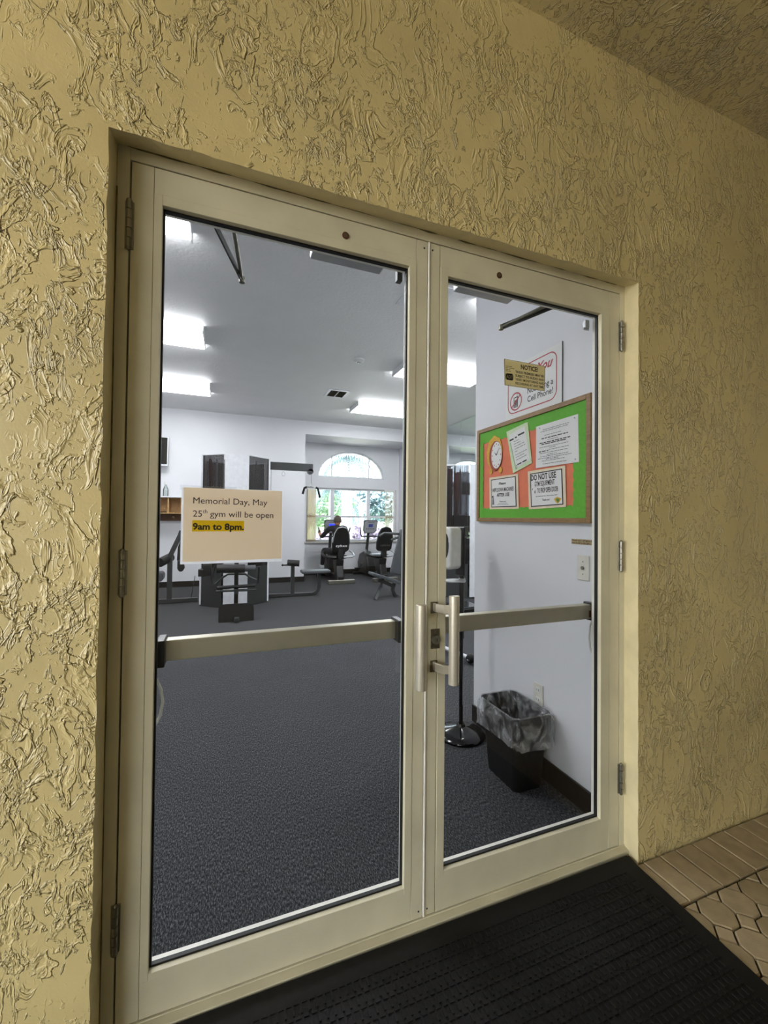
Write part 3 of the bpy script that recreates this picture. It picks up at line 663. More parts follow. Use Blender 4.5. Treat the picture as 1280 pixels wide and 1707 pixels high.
g = G(); wgreek(g, f, .22, .8, .695, .005, rg); g.build('small_print', 'greyink', p4, kind='stuff')
G().add([f(.12, .48), f(.15, .46), f(.13, .52)], [(0, 1, 2)]).add([f(.19, .55), f(.22, .5), f(.21, .6), f(.19, .6)], [(0, 1, 2, 3)]).build('printed_marks', 'ink', p4)
G().add([f(.71, .78), f(.80, .74), f(.9, .79), f(.86, .86), (f(.80, .91)), f(.75, .86)], [(0, 1, 2, 3, 4, 5)]).build('printed_emblem', 'ochre', p4)
f5 = lambda s, t: f(s, t)+NW*.0005
G().add([f5(.76, .8), f5(.8, .77), f5(.85, .8), f5(.81, .89)], [(0, 1, 2, 3)]).build('emblem_centre', 'greenink', p4)
# paper alarm clock
cc_ = wy(827, 759, .0165)
ck = empty('paper_clock', cc_, label='yellow and maroon paper cut-out of an alarm clock on the left of the board', cat='decoration')
def disc(g, c, ry, rz, x, n=28, a0=0, a1=360, tilt=0, th=.0012):
    pts = []
    for i in range(n+1 if a1-a0 < 360 else n):
        a = R(a0+(a1-a0)*i/n); yy, zz = ry*math.cos(a), rz*math.sin(a); ct, st = math.cos(R(tilt)), math.sin(R(tilt))
        pts.append((yy*ct-zz*st, yy*st+zz*ct))
    return g.prism(pts, Vector((x, c.y, c.z)), EXW, Z, X*th)
W0 = cc_.y; cz = cc_.z
blob = []
for i in range(36):
    a = 2*math.pi*i/36; rr = 1+.04*math.sin(9*a); blob.append((.082*rr*math.cos(a)-.020, .108*rr*math.sin(a)+.018))
G().prism(blob, (XP-.0165, W0, cz), EXW, Z, X*.0012).build('yellow_body', 'ochre', ck)
disc(G(), Vector((0, W0+.006, cz-.003)), .067, .095, XP-.018).build('maroon_rim', 'maroon', ck)
disc(G(), Vector((0, W0-.006, cz)), .054, .085, XP-.0195).build('dial', 'paper', ck)
g = G()
for i in range(12):
    a = 2*math.pi*i/12; g = disc(G(), Vector((0, W0-.006-.044*math.cos(a), cz+.071*math.sin(a))), .0035, .005, XP-.0203, 8, th=.0006); g.build('hour_mark', 'maroon', ck)
def hand(dy, dz, w):
    v = Vector((dy, dz)); p = Vector((-v.y, v.x)).normalized()*w
    return G().prism([(p.x, p.y), (-p.x, -p.y), (v.x, v.y)], (XP-.0205, W0-.006, cz), EXW, Z, X*.0006)
hand(.034, .05, .003).build('minute_hand', 'ink', ck); hand(-.022, .022, .0035).build('hour_hand', 'ink', ck)
for sx in (-1, 1): disc(G(), Vector((0, W0+.006-sx*.05, cz-.098)), .016, .02, XP-.0165, 12).build('foot', 'ochre', ck)

# cell phone sign
sgn = empty('phone_sign', (XP-.002, .594, 2.14), label='white sign with red outline and crossed-out mobile phone above the board', cat='sign')
sy0, sy1, sz0, sz1 = .362, .826, 1.99, 2.305
G().box((XP-.0035, sy0, sz0), (XP-.0005, sy1, sz1)).build('panel', 'paper', sgn)
G().box((XP-.006, sy0-.003, sz0), (XP-.0005, sy0, sz1)).build('edge_strip', 'greyink', sgn)
g = G(); w_, h_ = .405, .262; cyy, czz = (sy0+sy1)/2+.006, (sz0+sz1)/2+.002
o1, o2 = rrect(w_, h_, .05, 6), rrect(w_-.012, h_-.012, .044, 6)
for i in range(len(o1)):
    j = (i+1) % len(o1); g.add([Vector((XP-.004, cyy-p[0], czz+p[1])) for p in (o1[i], o1[j], o2[j], o2[i])], [(0, 1, 2, 3)])
ci = Vector((XP-.004, cyy+.128, czz-.062)); ro, ri = .054, .046
for i in range(32):
    a, b = 2*math.pi*i/32, 2*math.pi*(i+1)/32
    g.add([ci+Vector((0, -r_*math.cos(t_), r_*math.sin(t_))) for r_, t_ in ((ro, a), (ro, b), (ri, b), (ri, a))], [(0, 1, 2, 3)])
g.build('red_outline', 'redink', sgn)
dd = Vector((0, -.70, .55)).normalized(); nn = Vector((0, .55, .70)).normalized()*.0035; cf = ci+NW*.0008
G().add([cf-dd*.049-nn, cf+dd*.049-nn, cf+dd*.049+nn, cf-dd*.049+nn], [(0, 1, 2, 3)]).build('red_slash', 'redink', sgn)
g = G(); c0 = ci+NW*.0003
def wq4(y0, y1, z0, z1): g.add([c0+Vector((0, -y0, z0)), c0+Vector((0, -y1, z0)), c0+Vector((0, -y1, z1)), c0+Vector((0, -y0, z1))], [(0, 1, 2, 3)])
wq4(-.019, -.014, -.034, .027); wq4(.013, .018, -.034, .027); wq4(-.019, .018, .022, .027); wq4(.011, .014, .027, .042)
for r_ in range(5):
    for q_ in range(3): wq4(-.012+.0085*q_, -.0055+.0085*q_, -.03+.0078*r_, -.024+.0078*r_)
wq4(-.019, .018, -.036, -.032); g.build('printed_phone', 'ink', sgn)
g = G(); words(g, 'Thank You', (XP-.0042, cyy+.15, czz+.055), EXW, Z, .07, width=.325, shear=.45, bold=.0015, res=4); g.build('red_lettering', 'redink', sgn)
g = G(); words(g, 'For', (XP-.0042, cyy+.035, czz+.005), EXW, Z, .045, width=.055)
words(g, 'Not Using a', (XP-.0042, cyy+.025, czz-.045), EXW, Z, .047, width=.2, bold=.0003, res=4); words(g, 'Cell Phone!', (XP-.0042, cyy+.025, czz-.093), EXW, Z, .047, width=.2, bold=.0003, res=4)
g.build('lettering', 'greyink', sgn).data.materials[0] = M['ink']
# light switch, tan label, outlet
lb = G().box((XP-.0015, .152, 1.2635), (XP-.0002, .298, 1.289)).build('wall_label', 'tan', label='narrow tan label strip with two printed lines above the light switch', cat='label')
g = G(); words(g, 'Please turn off lights if no', (XP-.0017, .294, 1.2785), EXW, Z, .011, width=.138, bold=.0003); g.build('lettering', 'ink', lb); g = G(); words(g, 'one is still in the gym.', (XP-.0017, .294, 1.267), EXW, Z, .011, width=.112, bold=.0003)
g.build('lettering', 'ink', lb)
sw = empty('light_switch', (XP, .223, 1.15), label='white key switch plate on the wall below the tan label', cat='switch')
G().box((XP-.006, .187, 1.092), (XP-.0002, .259, 1.212)).build('plate', 'almond', sw, bevel=.003)
G().cyl((XP-.012, .223, 1.152), (XP-.005, .223, 1.152), .0085, n=16).build('key_barrel', 'steel', sw, smooth=True)
for zz in (1.182, 1.122): G().cyl((XP-.007, .223, zz), (XP-.005, .223, zz), .003, n=10).build('screw', 'steel', sw)
ol = empty('wall_outlet', (XP, .527, .425), label='white double socket plate low on the wall above the waste bin', cat='outlet')
G().box((XP-.006, .490, .366), (XP-.0002, .563, .486)).build('plate', 'almond', ol, bevel=.003)
for zz in (.400, .452):
    s_1 = G().prism(rrect(.034, .028, .01, 4), (XP-.0085, .527, zz), EXW, Z, X*.003).build('socket', 'whiteplastic', ol)
    G().box((XP-.009, .518, zz-.005), (XP-.0083, .5205, zz+.006)).box((XP-.009, .5335, zz-.005), (XP-.0083, .536, zz+.006)).build('slot', 'ink', s_1)

# ================================================================== WASTE BIN
bn = empty('waste_bin', (1.727, .55, 0), label='black rectangular plastic waste bin with clear liner beside the baseboard', cat='bin')
def ring(cx, cy, w, d, r, z): return [Vector((cx+x, cy+y, z)) for x, y in rrect(w, d, r, 5)]
def skinrings(rings, closed_bottom=True):
    g = G(); n = len(rings[0]); vs = [v for r_ in rings for v in r_]
    fs = [(i*n+j, i*n+(j+1) % n, (i+1)*n+(j+1) % n, (i+1)*n+j) for i in range(len(rings)-1) for j in range(n)]
    if closed_bottom: fs.append(tuple(reversed(range(n))))
    return g.add(vs, fs)
bx, by = 1.727, .55
rings = [ring(bx, by, .172, .25, .03, .002), ring(bx, by, .2, .285, .035, .2), ring(bx, by, .228, .315, .04, .375), ring(bx, by, .24, .326, .044, .378), ring(bx, by, .24, .326, .044, .386), ring(bx, by, .222, .308, .038, .386), ring(bx, by, .19, .276, .034, .2), ring(bx, by, .164, .242, .028, .012)]
n_ = len(rings[0]); g = skinrings(rings); g.add(rings[-1], [tuple(range(n_))]); g.build('body', 'rubber', bn, smooth=True)
lr = random.Random(8); rl = []
prof = [(.10, .2), (.09, .28), (.0, .34), (-.012, .386), (0, .396), (.012, .388), (.016, .34), (.018, .285), (.014, .245), (.02, .235)]
for j, (off, z) in enumerate([(-.05, .13), (-.035, .25), (-.026, .34), (-.012, .384), (0, .393), (.009, .386), (.012, .35), (.014, .30), (.012, .262), (.016, .242)]):
    base = ring(bx, by, .236+2*off, .322+2*off, .042, z); c0 = Vector((bx, by, z)); out = []
    for i, v in enumerate(base):
        for s_i in range(5):
            w = v.lerp(base[(i+1) % len(base)], s_i/5)
            d = (w-c0); d.z = 0; d.normalize()
            amp = (.018 if j < 3 else (.0015 if j < 6 else .006))
            q = (len(out)); ph = math.sin(q*.55+j*.4)*.6+math.sin(q*1.31+2+j*.2)*.4+lr.uniform(-.2, .2)
            w = w+d*(max(-1, ph)*amp-(amp*.8 if j < 3 else -amp*.5))
            w.z += (lr.uniform(-.004, .004)+.012*math.sin(q*.12) if j >= 8 else 0)
            out.append(w)
    rl.append(out)
skinrings(rl, False).build('liner', 'liner', bn, smooth='all', label='clear crumpled plastic liner folded over the rim')

# ================================================================== SANITISER STAND
sx_, sy_ = at(768, 1212, 2, .05).x, at(768, 1212, 2, .05).y
st = empty('sanitiser_stand', (sx_, sy_, 0), label='black floor stand with domed base holding the white dispenser by the right wall', cat='stand')
G().lathe((sx_, sy_, 0), [(.15, 0), (.152, .012), (.145, .022), (.10, .036), (.05, .05), (.028, .06), (.022, .075)], 40).build('base', 'blackgloss', st, smooth=True)
G().cyl((sx_, sy_, .06), (sx_, sy_, .62), .0125).cyl((sx_, sy_, .62), (sx_, sy_, .66), .019).cyl((sx_, sy_, .66), (sx_, sy_, 1.07), .0155).build('pole', 'blackgloss', st, smooth=True)
G().box((sx_-.02, sy_-.05, 1.02), (sx_-.008, sy_+.05, 1.33)).build('back_plate', 'blackplastic', st, bevel=.004)
G().prism(rrect(.15, .13, .06, 8), (sx_-.06, sy_, .985), X, Y, Z*.006).cyl((sx_, sy_, .975), (sx_, sy_, 1.0), .022).build('drip_tray', 'silver', st)
dp = empty('sanitiser_dispenser', (sx_-.09, sy_, 1.06), label='white wall-type soap dispenser mounted on the black floor stand', cat='dispenser')
G().prism(rrect(.125, .265, .03, 6), (sx_-.045, sy_, 1.198), -Y, Z, X*-.105).build('casing', 'whiteplastic', dp, bevel=.016, seg=4, smooth=True)
disc(G(), Vector((0, sy_-.012, 1.215)), .03, .08, sx_-.1515, 24).build('viewing_window', 'blackgloss', dp); dp.rotation_euler.z = R(20)

# ================================================================== CEILING FIXTURES
def light(x0, y0, y1, label, L=1.27, name='ceiling_light'):
    x1 = x0+L; o = empty(name, ((x0+x1)/2, (y0+y1)/2, ZC), label=label, cat='light', group='fluorescent ceiling lights')
    zb = ZC-.085
    G().box((x0+.02, y0+.06, ZC-.025), (x1-.02, y1-.06, ZC-.0005)).box((x0, y0+.01, zb+.005), (x0+.012, y1-.01, ZC-.001)).box((x1-.012, y0+.01, zb+.005), (x1, y1-.01, ZC-.001)).build('housing', 'whitegloss', o)
    prof = [(y0, ZC-.03), (y0+.02, zb+.02), (y0+.06, zb), (y1-.06, zb), (y1-.02, zb+.02), (y1, ZC-.03)]
    G().prism(prof, (x0+.014, 0, 0), Y, Z, X*(L-.028)).build('diffuser', 'lampglow', o)
    return o
light(-1.27, 1.55, 2.08, 'fluorescent ceiling light nearest the doors, at the top left of the left glass')
light(-1.27, 3.68, 4.22, 'fluorescent ceiling light second from the doors in the left row')
light(-1.27, 5.75, 6.33, 'fluorescent ceiling light farthest back in the left row')
light(2.46, 1.55, 2.08, 'fluorescent ceiling light nearest the doors in the right row, behind the near wall')
light(2.46, 3.70, 4.22, 'fluorescent ceiling light seen through both doors in the middle of the right row')
light(2.46, 5.83, 6.42, 'fluorescent ceiling light nearest the back window')
sm = at(598, 603, 2, ZC-.03)
s0 = empty('smoke_detector', (sm.x, sm.y, ZC), label='round white smoke detector on the ceiling', cat='detector')
G().lathe((sm.x, sm.y, ZC-.04), [(.045, 0), (.055, .012), (.07, .018), (.075, .039)], 24).build('body', 'whiteplastic', s0, smooth=True)
G().lathe((sm.x, sm.y, ZC-.055), [(.02, 0), (.03, .015)], 16).build('sensor', 'silver', s0)
v = empty('ceiling_vent', (1.98, 5.55, ZC), label='square white framed air vent with grey louvres on the ceiling', cat='vent')
g = G(); a, b, c, e = 1.81, 2.165, 5.34, 5.76
g.box((a, c, ZC-.012), (b, c+.04, ZC)).box((a, e-.04, ZC-.012), (b, e, ZC)).box((a, c+.04, ZC-.012), (a+.04, e-.04, ZC)).box((b-.04, c+.04, ZC-.012), (b, e-.04, ZC)).box(((a+b)/2-.006, c+.04, ZC-.012), ((a+b)/2+.006, e-.04, ZC)).build('frame', 'whitegloss', v)
G().box((a+.03, c+.03, ZC-.002), (b-.03, e-.03, ZC-.0005)).build('duct', 'dark', v)
for i in range(10):
    y = c+.05+i*.034; G().box((a+.04, y, ZC-.009), (b-.04, y+.02, ZC-.007), rot=Matrix.Rotation(R(35), 3, 'X')).build('louvre', 'steel', v)
h = G(); a, b, c, e = 1.785, 2.2, 2.0, 2.45
h.box((a, c, ZC-.01), (b, c+.03, ZC)).box((a, e-.03, ZC-.01), (b, e, ZC)).box((a, c+.03, ZC-.01), (a+.03, e-.03, ZC)).box((b-.03, c+.03, ZC-.01), (b, e-.03, ZC))
hh = empty('ceiling_hatch', (1.99, 2.2, ZC), label='square ceiling access hatch near the meeting edge of the doors', cat='hatch')
h.build('frame', 'whitegloss', hh); G().box((a+.03, c+.03, ZC-.006), (b-.03, e-.03, ZC)).build('panel', 'white', hh)
# ================================================================== TELEVISION AND SHELF
tv = empty('television', (-1.25, 7.66, 2.6), label='dark flat television in a silver frame high on the back wall', cat='television')
rt = Matrix.Rotation(R(-6), 3, 'X')
G().box((-1.72, 7.60, 2.33), (-.785, 7.65, 2.90), rot=rt).build('casing', 'silver', tv, bevel=.004)
G().box((-1.70, 7.595, 2.365), (-.80, 7.602, 2.885), rot=rt, c=(-1.2525, 7.625, 2.615)).build('screen', 'tvscreen', tv)
G().box((-1.35, 7.64, 2.5), (-1.15, YB, 2.7)).build('wall_mount', 'dark', tv)
zt_, zs_, zb_ = 1.735, 1.45, 1.29
sf = empty('wall_shelf', (-.9, 7.6, 1.3), label='wooden cubby shelf with white top and coat pegs on the back wall', cat='shelf')
xr_ = -.52
G().box((-1.8, 7.42, zt_), (xr_+.02, YB, zt_+.02)).build('top', 'whitegloss', sf)
for xx in (-1.8, -1.22, -.76, xr_-.02): G().box((xx, 7.45, zs_), (xx+.02, YB, zt_)).build('divider', 'woodlight', sf)
G().box((-1.8, 7.44, zs_-.02), (xr_, YB, zs_)).build('bottom_board', 'woodlight', sf)
G().box((-1.78, YB-.02, zs_), (xr_-.02, YB-.005, zt_)).build('back_board', 'woodlight', sf)
pr_ = G().box((-1.8, YB-.03, zb_), (xr_-.005, YB-.001, zs_-.02)).build('peg_rail', 'wooddark', sf)
for xx in (-1.3, -.93, -.68): G().cyl((xx, YB-.09, zb_+.07), (xx, YB-.03, zb_+.06), .012).ball((xx, YB-.09, zb_+.07), .018).build('peg', 'woodlight', pr_, smooth=True)
sp_ = at(276, 829, 1, 7.55); sxb = sp_.x
so_ = empty('spray_bottle', (sxb, 7.55, zt_+.02), label='clear spray bottle with pink trigger standing on the wall shelf', cat='bottle')
G().lathe((sxb, 7.55, zt_+.021), [(.045, 0), (.048, .02), (.048, .13), (.02, .2), (.016, .23)], 20).build('body', 'bottle', so_, smooth=True)
G().box((sxb-.016, 7.53, zt_+.25), (sxb+.016, 7.57, zt_+.30)).box((sxb-.03, 7.54, zt_+.235), (sxb-.02, 7.56, zt_+.28)).box((sxb-.04, 7.54, zt_+.28), (sxb-.016, 7.56, zt_+.30)).build('trigger', 'whiteplastic', so_, bevel=.003)
hp = G(); hp.tube(arc((sxb-.05, 7.5, zs_+.012), .07, 0, 2*math.pi, 20, X, Y), .006, 8); hp.build('jump_rope_coil', 'blackplastic', label='black coiled rope lying in the shelf cubby', cat='rope')

# ================================================================== MULTI-GYM TOWER
def tower(name, cx, cy, rot, label):
    o = empty(name, (0, 0, 0), label=label, cat='gym machine', group='white and smoked multi-gym towers')
    H = 2.345
    hexa = [(-.175, -.62), (.175, -.62), (.52, -.33), (.52, .33), (.175, .62), (-.175, .62), (-.52, .33), (-.52, -.33)]
    def side(i, nm, mt, z0, z1, t=.02, s0=0, s1=1, inset=0, parent=o):
        a, b = Vector(hexa[i]), Vector(hexa[(i+1) % 8]); d = b-a; nrm = Vector((d.y, -d.x)).normalized()
        p, q = a+d*s0, a+d*s1; p = p-nrm*inset; q = q-nrm*inset; p2, q2 = p-nrm*t, q-nrm*t
        g = G(); g.add([(w.x, w.y, z) for z in (z0, z1) for w in (p, q, q2, p2)], [(0, 1, 2, 3), (7, 6, 5, 4), (0, 4, 5, 1), (1, 5, 6, 2), (2, 6, 7, 3), (3, 7, 4, 0)])
        return g.build(nm, mt, parent)
    for i in range(8):
        if i in (0, 4): side(i, 'white_panel', 'whitegloss', .03, H)
        elif i in (2, 6): side(i, 'white_panel', 'whitegloss', .03, H)
        else:
            w = side(i, 'corner_frame', 'whitegloss', H-.012, H+.004)
            side(i, 'smoked_panel', 'smoked', .60, H-.015, .006, .02, .93, .006)
            side(i, 'lower_shroud', 'dark', .02, .60, .012, .0, .92, .004)
            side(i, 'frame_post', 'whitegloss', .01, H, .03, .93, 1.0) if i in (1, 5) else side(i, 'frame_post', 'whitegloss', .01, H, .03, 0, .07)
            side(i, 'black_edge', 'blackplastic', .60, H-.012, .012, .90, .93, .002) if i in (1, 5) else side(i, 'black_edge', 'blackplastic', .60, H-.012, .012, .07, .1, .002)
    g = G(); g.prism(hexa, (0, 0, 0), X, Y, Z*.02).build('base_plate', 'dark', o)
    for sx, sy in ((-.24, -.28), (.24, -.28), (-.24, .28), (.24, .28)):
        rr = G().cyl((sx-.06, sy, .02), (sx-.06, sy, H-.05), .011, n=8).cyl((sx+.06, sy, .02), (sx+.06, sy, H-.05), .011, n=8).build('guide_rod', 'chrome', o, smooth=True)
        for j in range(13):
            G().box((sx-.12, sy-.06, .1+j*.034), (sx+.12, sy+.06, .128+j*.034)).build('weight_plate', 'blackplastic', o)
        G().box((sx-.17, sy-.05, .9), (sx-.13, sy+.05, H-.06)).build('red_channel', 'red', o)
        G().box((sx-.10, sy-.07, .9+.35), (sx+.12, sy+.07, 1.45)).build('cable_carriage', 'dark', o)
    o.location = (cx, cy, 0); o.rotation_euler.z = rot
    return o
tower('multi_gym_tower', .415, 6.08, 0, 'white multi-gym tower with smoked side panels, behind the paper notice on the left door')
tower('multi_gym_tower', 4.42, 5.56, 0, 'white and smoked multi-gym tower by the wall mirror, seen behind the soap dispenser')

# lat pull-down station at the right of the tower
ls = empty('pulldown_station', (1.35, 6.1, 0), label='dark steel pulldown station with overhead beam and narrow bench right of the multi-gym tower', cat='gym machine')
G().box((.95, 6.05, 2.205), (1.70, 6.15, 2.335)).cyl((1.66, 6.05, 2.20), (1.66, 6.15, 2.20), .05).build('overhead_beam', 'dark', ls, bevel=.004)
G().cyl((1.685, 6.1, 2.17), (1.685, 6.1, 1.99), .004, n=6).build('cable', 'steel', ls)
G().tube(arc((1.685, 6.1, 1.96), .025, 0, 2*math.pi, 12, X, Z), .004, 6).tube(arc((1.19, 6.1, 2.14), .025, 0, 2*math.pi, 12, X, Z*1.6), .003, 6).build('snap_ring', 'chrome', ls)
lbar = G().tube([(1.56, 6.1, 1.90), (1.61, 6.1, 1.925), (1.76, 6.1, 1.925), (1.81, 6.1, 1.90)], .014, 10).cyl((1.685, 6.1, 1.93), (1.685, 6.1, 1.965), .012).build('pull_bar', 'chrome', ls, smooth=True)
G().tube([(1.60, 6.1, 1.925), (1.56, 6.1, 1.905), (1.53, 6.1, 1.80)], .02, 10).build('grip', 'rubber', lbar, smooth=True)
G().tube([(1.76, 6.1, 1.925), (1.80, 6.1, 1.905), (1.84, 6.1, 1.74)], .02, 10).build('grip', 'rubber', lbar, smooth=True)
G().tube([(.96, 6.1, .035), (1.72, 6.1, .035)]+arc((1.72, 6.1, .16), .125, -math.pi/2, 0, 6, X, Z)+[(1.845, 6.1, .40)], .03, sq=(.05, .07), up=(0, 1, 0)).build('base_tube', 'dark', ls, bevel=.004)
G().box((1.345, 6.07, .04), (1.405, 6.13, .56)).build('thigh_post', 'dark', ls, bevel=.004)
G().cyl((1.27, 6.02, .60), (1.47, 5.98, .585), .055, n=18).build('thigh_roller', 'vinyl', ls, smooth=True)
G().cyl((1.20, 6.1, .55), (1.33, 6.1, .55), .012).ball((1.20, 6.1, .55), .02).build('adjust_pin', 'blackplastic', ls, smooth=True)
G().box((1.52, 5.98, .395), (2.03, 6.22, .45)).build('seat', 'greyvinyl', ls, bevel=.02, seg=3)
G().cyl((.985, 6.1, 1.0), (.985, 6.1, 2.24), .004, n=6).build('side_cable', 'steel', ls)

# front low-row and press station: roller, bars, foot plate
fy_ = 4.85
def A(u, v, y=fy_): return at(u, v, 1, y)
fs_ = empty('rowing_station', (A(395, 1000).x, 4.95, 0), label='black press station with roller pad and square foot plate in front of the tower', cat='gym machine')
ya = 5.0
px0 = A(394, 960, ya).x
G().box((px0-.028, ya-.03, .04), (px0+.028, ya+.03, .80)).build('upright', 'blackplastic', fs_, bevel=.003)
G().box((px0-.03, 4.45, .01), (px0+.03, 5.45, .06)).build('base_rail', 'dark', fs_, bevel=.003)
G().cyl(A(361, 948, ya-.12), A(408, 948, ya-.12), .06, n=20).build('roller_pad', 'vinyl', fs_, smooth=True)
G().cyl(A(405, 948, ya-.12), A(426, 947, ya-.12), .045, n=20).build('roller_sleeve', 'greyvinyl', fs_, smooth=True)
G().tube([A(350, 945, ya), A(353, 974, ya), A(358, 944, ya)], .016, 8).tube([A(432, 945, ya), A(430, 972, ya)], .016, 8).build('side_arm', 'blackplastic', fs_, smooth=True)
G().tube([A(358, 974, ya), A(372, 962, ya), A(380, 957, ya), A(409, 957, ya), A(416, 962, ya), A(428, 967, ya)], .015, 8).build('curved_brace', 'dark', fs_, smooth=True)
G().tube([A(362, 980, ya-.05), A(425, 976, ya-.05)], .025, 10).build('cross_bar', 'vinyl', fs_, smooth=True)
G().tube([A(360, 985.5, ya-.05), A(427, 983, ya-.05)], .018, 8).build('lower_cross_bar', 'dark', fs_, smooth=True)
G().box((px0-.03, 4.9, .3), (px0+.03, 5.0, .36)).build('bar_bracket', 'dark', fs_)
for a, b in (((338, 941), (352, 960)), ((330, 949), (342, 961))):
    p, q = A(*a, ya+.3), A(*b, ya+.3); G().box((p.x, ya+.3, q.z), (q.x, ya+.38, p.z)).build('weight_carriage', 'blackplastic', fs_, bevel=.008)
G().box((px0-.5, ya+.28, .70), (px0+.45, ya+.34, .78)).build('frame_tube', 'blackplastic', fs_, bevel=.004)
yp = 4.55; pc = A(394, 1025, yp)
rp = Matrix.Rotation(R(-14), 3, 'X')
fp = G().prism(rrect(.445, .285, .07, 6), (pc.x, yp, pc.z+.005), X, rp @ Z, rp @ (Y*.035)).build('foot_plate', 'footblack', fs_, bevel=.006)
lp = A(394, 1038, yp-.04); G().box((lp.x-.028, yp-.06, lp.z-.03), (lp.x+.028, yp-.035, lp.z+.035)).build('plate_clip', 'steel', fs_, bevel=.003)

# left station with post, slanting arm and pads
lf = empty('leg_station', (-.55, 6.1, 0), label='grey steel leg machine with slanted arm and black pads at the left door edge', cat='gym machine')
B = lambda u, v, y=6.1: at(u, v, 1, y)
pb = B(282, 1003)
G().box((pb.x-.035, 6.07, .02), (pb.x+.035, 6.14, B(282, 928).z)).build('post', 'dark', lf, bevel=.004)
G().tube([B(282, 930), B(300, 893), B(303, 885)], .03, sq=(.07, .06), up=(0, 1, 0)).build('slanted_arm', 'dark', lf, bevel=.004)
G().box((-1.35, 6.06, .01), (-.14, 6.13, .07)).build('base_rail', 'dark', lf, bevel=.004)
p, q = B(266.5, 938, 5.95), B(277, 932, 6.1)
G().cyl(p, q+Vector((.05, .1, .02)), .07, n=20).build('roller_pad', 'vinyl', lf, smooth=True)
p = B(297, 923, 6.05)
G().prism([(-.02, -.12), (.05, -.10), (.07, .2), (.05, .28), (-.01, .1)], p, X, Z, Y*.1).build('thigh_pad', 'vinyl', lf, bevel=.02)
p = B(301, 944, 6.0); G().prism([(-.05, -.04), (-.02, -.09), (.03, -.085), (.055, -.03), (.03, .09), (-.05, .1)], p, X, Z, Y*.12).build('handle_knob', 'vinyl', lf, bevel=.02)
p = B(258, 963, 6.0); G().prism(rrect(.5, .14, .05, 4), p+Vector((-.14, 0, 0)), X, Z, Y*.3).build('seat_pad', 'greyvinyl', lf, bevel=.02)
G().box((p.x-.2, 6.06, .05), (p.x-.14, 6.13, p.z)).build('seat_post', 'dark', lf)
G().tube([B(325, 960, 6.1), B(318, 1000, 6.1)], .006, 6).build('stay', 'dark', lf)

# bench with back pad right of the bikes
bs = empty('press_bench', (3.0, 5.6, 0), label='grey upright press bench with tube legs and side arms, cut by the left door stile', cat='bench')
D = lambda u, v, y=5.55: at(u, v, 1, y)
G().tube([D(618, 956), D(642, 963), D(662, 970)], .03, sq=(.30, .05), up=(0, 0, 1)).build('seat_pad', 'greyvinyl', bs, bevel=.012)
G().tube([D(630, 966), D(655, 977)], .03, sq=(.06, .07), up=(0, 1, 0)).build('seat_beam', 'dark', bs)
G().tube([D(638, 964), D(633, 980), D(625, 1000, 5.4)], .03, sq=(.05, .05), up=(0, 1, 0)).build('front_leg', 'dark', bs, bevel=.003)
G().tube([D(661, 957), D(668, 925), D(678, 885)], .03, sq=(.26, .07), up=(0, 1, 0)).build('back_pad', 'greyvinyl', bs, bevel=.02, seg=3)
G().tube([D(657, 972), D(654, 983), D(658, 992), D(668, 996.5), D(690, 997), D(715, 997)], .03, sq=(.05, .06), up=(0, 1, 0)).build('rear_tube', 'dark', bs, bevel=.004)
G().tube([D(632, 894), D(640, 889), D(672, 890), D(700, 890)], .022, 8).tube([D(652, 900), D(672, 893), D(700, 886)], .02, 8).build('press_arm', 'dark', bs, smooth=True)
G().box((D(700, 900).x, 5.5, 0), (D(700, 900).x+.08, 5.6, D(700, 885).z)).build('rear_upright', 'dark', bs)

# small bench in front of the second tower
sb2 = empty('low_bench', (3.35, 3.55, 0), label='low black padded bench behind the soap stand, mostly hidden by the door bar', cat='bench')
e1 = at(783, 1012, 1, 3.5)
G().box((2.75, 3.35, .16), (e1.x+.12, 3.75, .24)).build('pad', 'blackgloss', sb2, bevel=.03, seg=3)
G().box((e1.x-.35, 3.45, .02), (e1.x-.28, 3.62, .16)).box((2.8, 3.45, .02), (2.87, 3.62, .16)).build('legs', 'blackplastic', sb2)
G().box((2.7, 3.3, .0), (e1.x+.14, 3.8, .025)).build('base', 'blackplastic', sb2, bevel=.005)
db = empty('rolling_bar', (2.42, 2.2, 0), label='grey bar with round black rubber end lying on the carpet', cat='bar')
pe = at(784, 1098, 2, .05)
G().cyl(pe+Vector((-.1, .5, .0)), pe, .022, n=12).build('tube', 'silver', db, smooth=True)
G().ball(pe, .045).build('end_ball', 'rubber', db, smooth=True)
G().cyl(pe+Vector((-.05, -.028, 0)), pe+Vector((-.052, -.052, .004)), .01, n=10).build('hub', 'chrome', db)

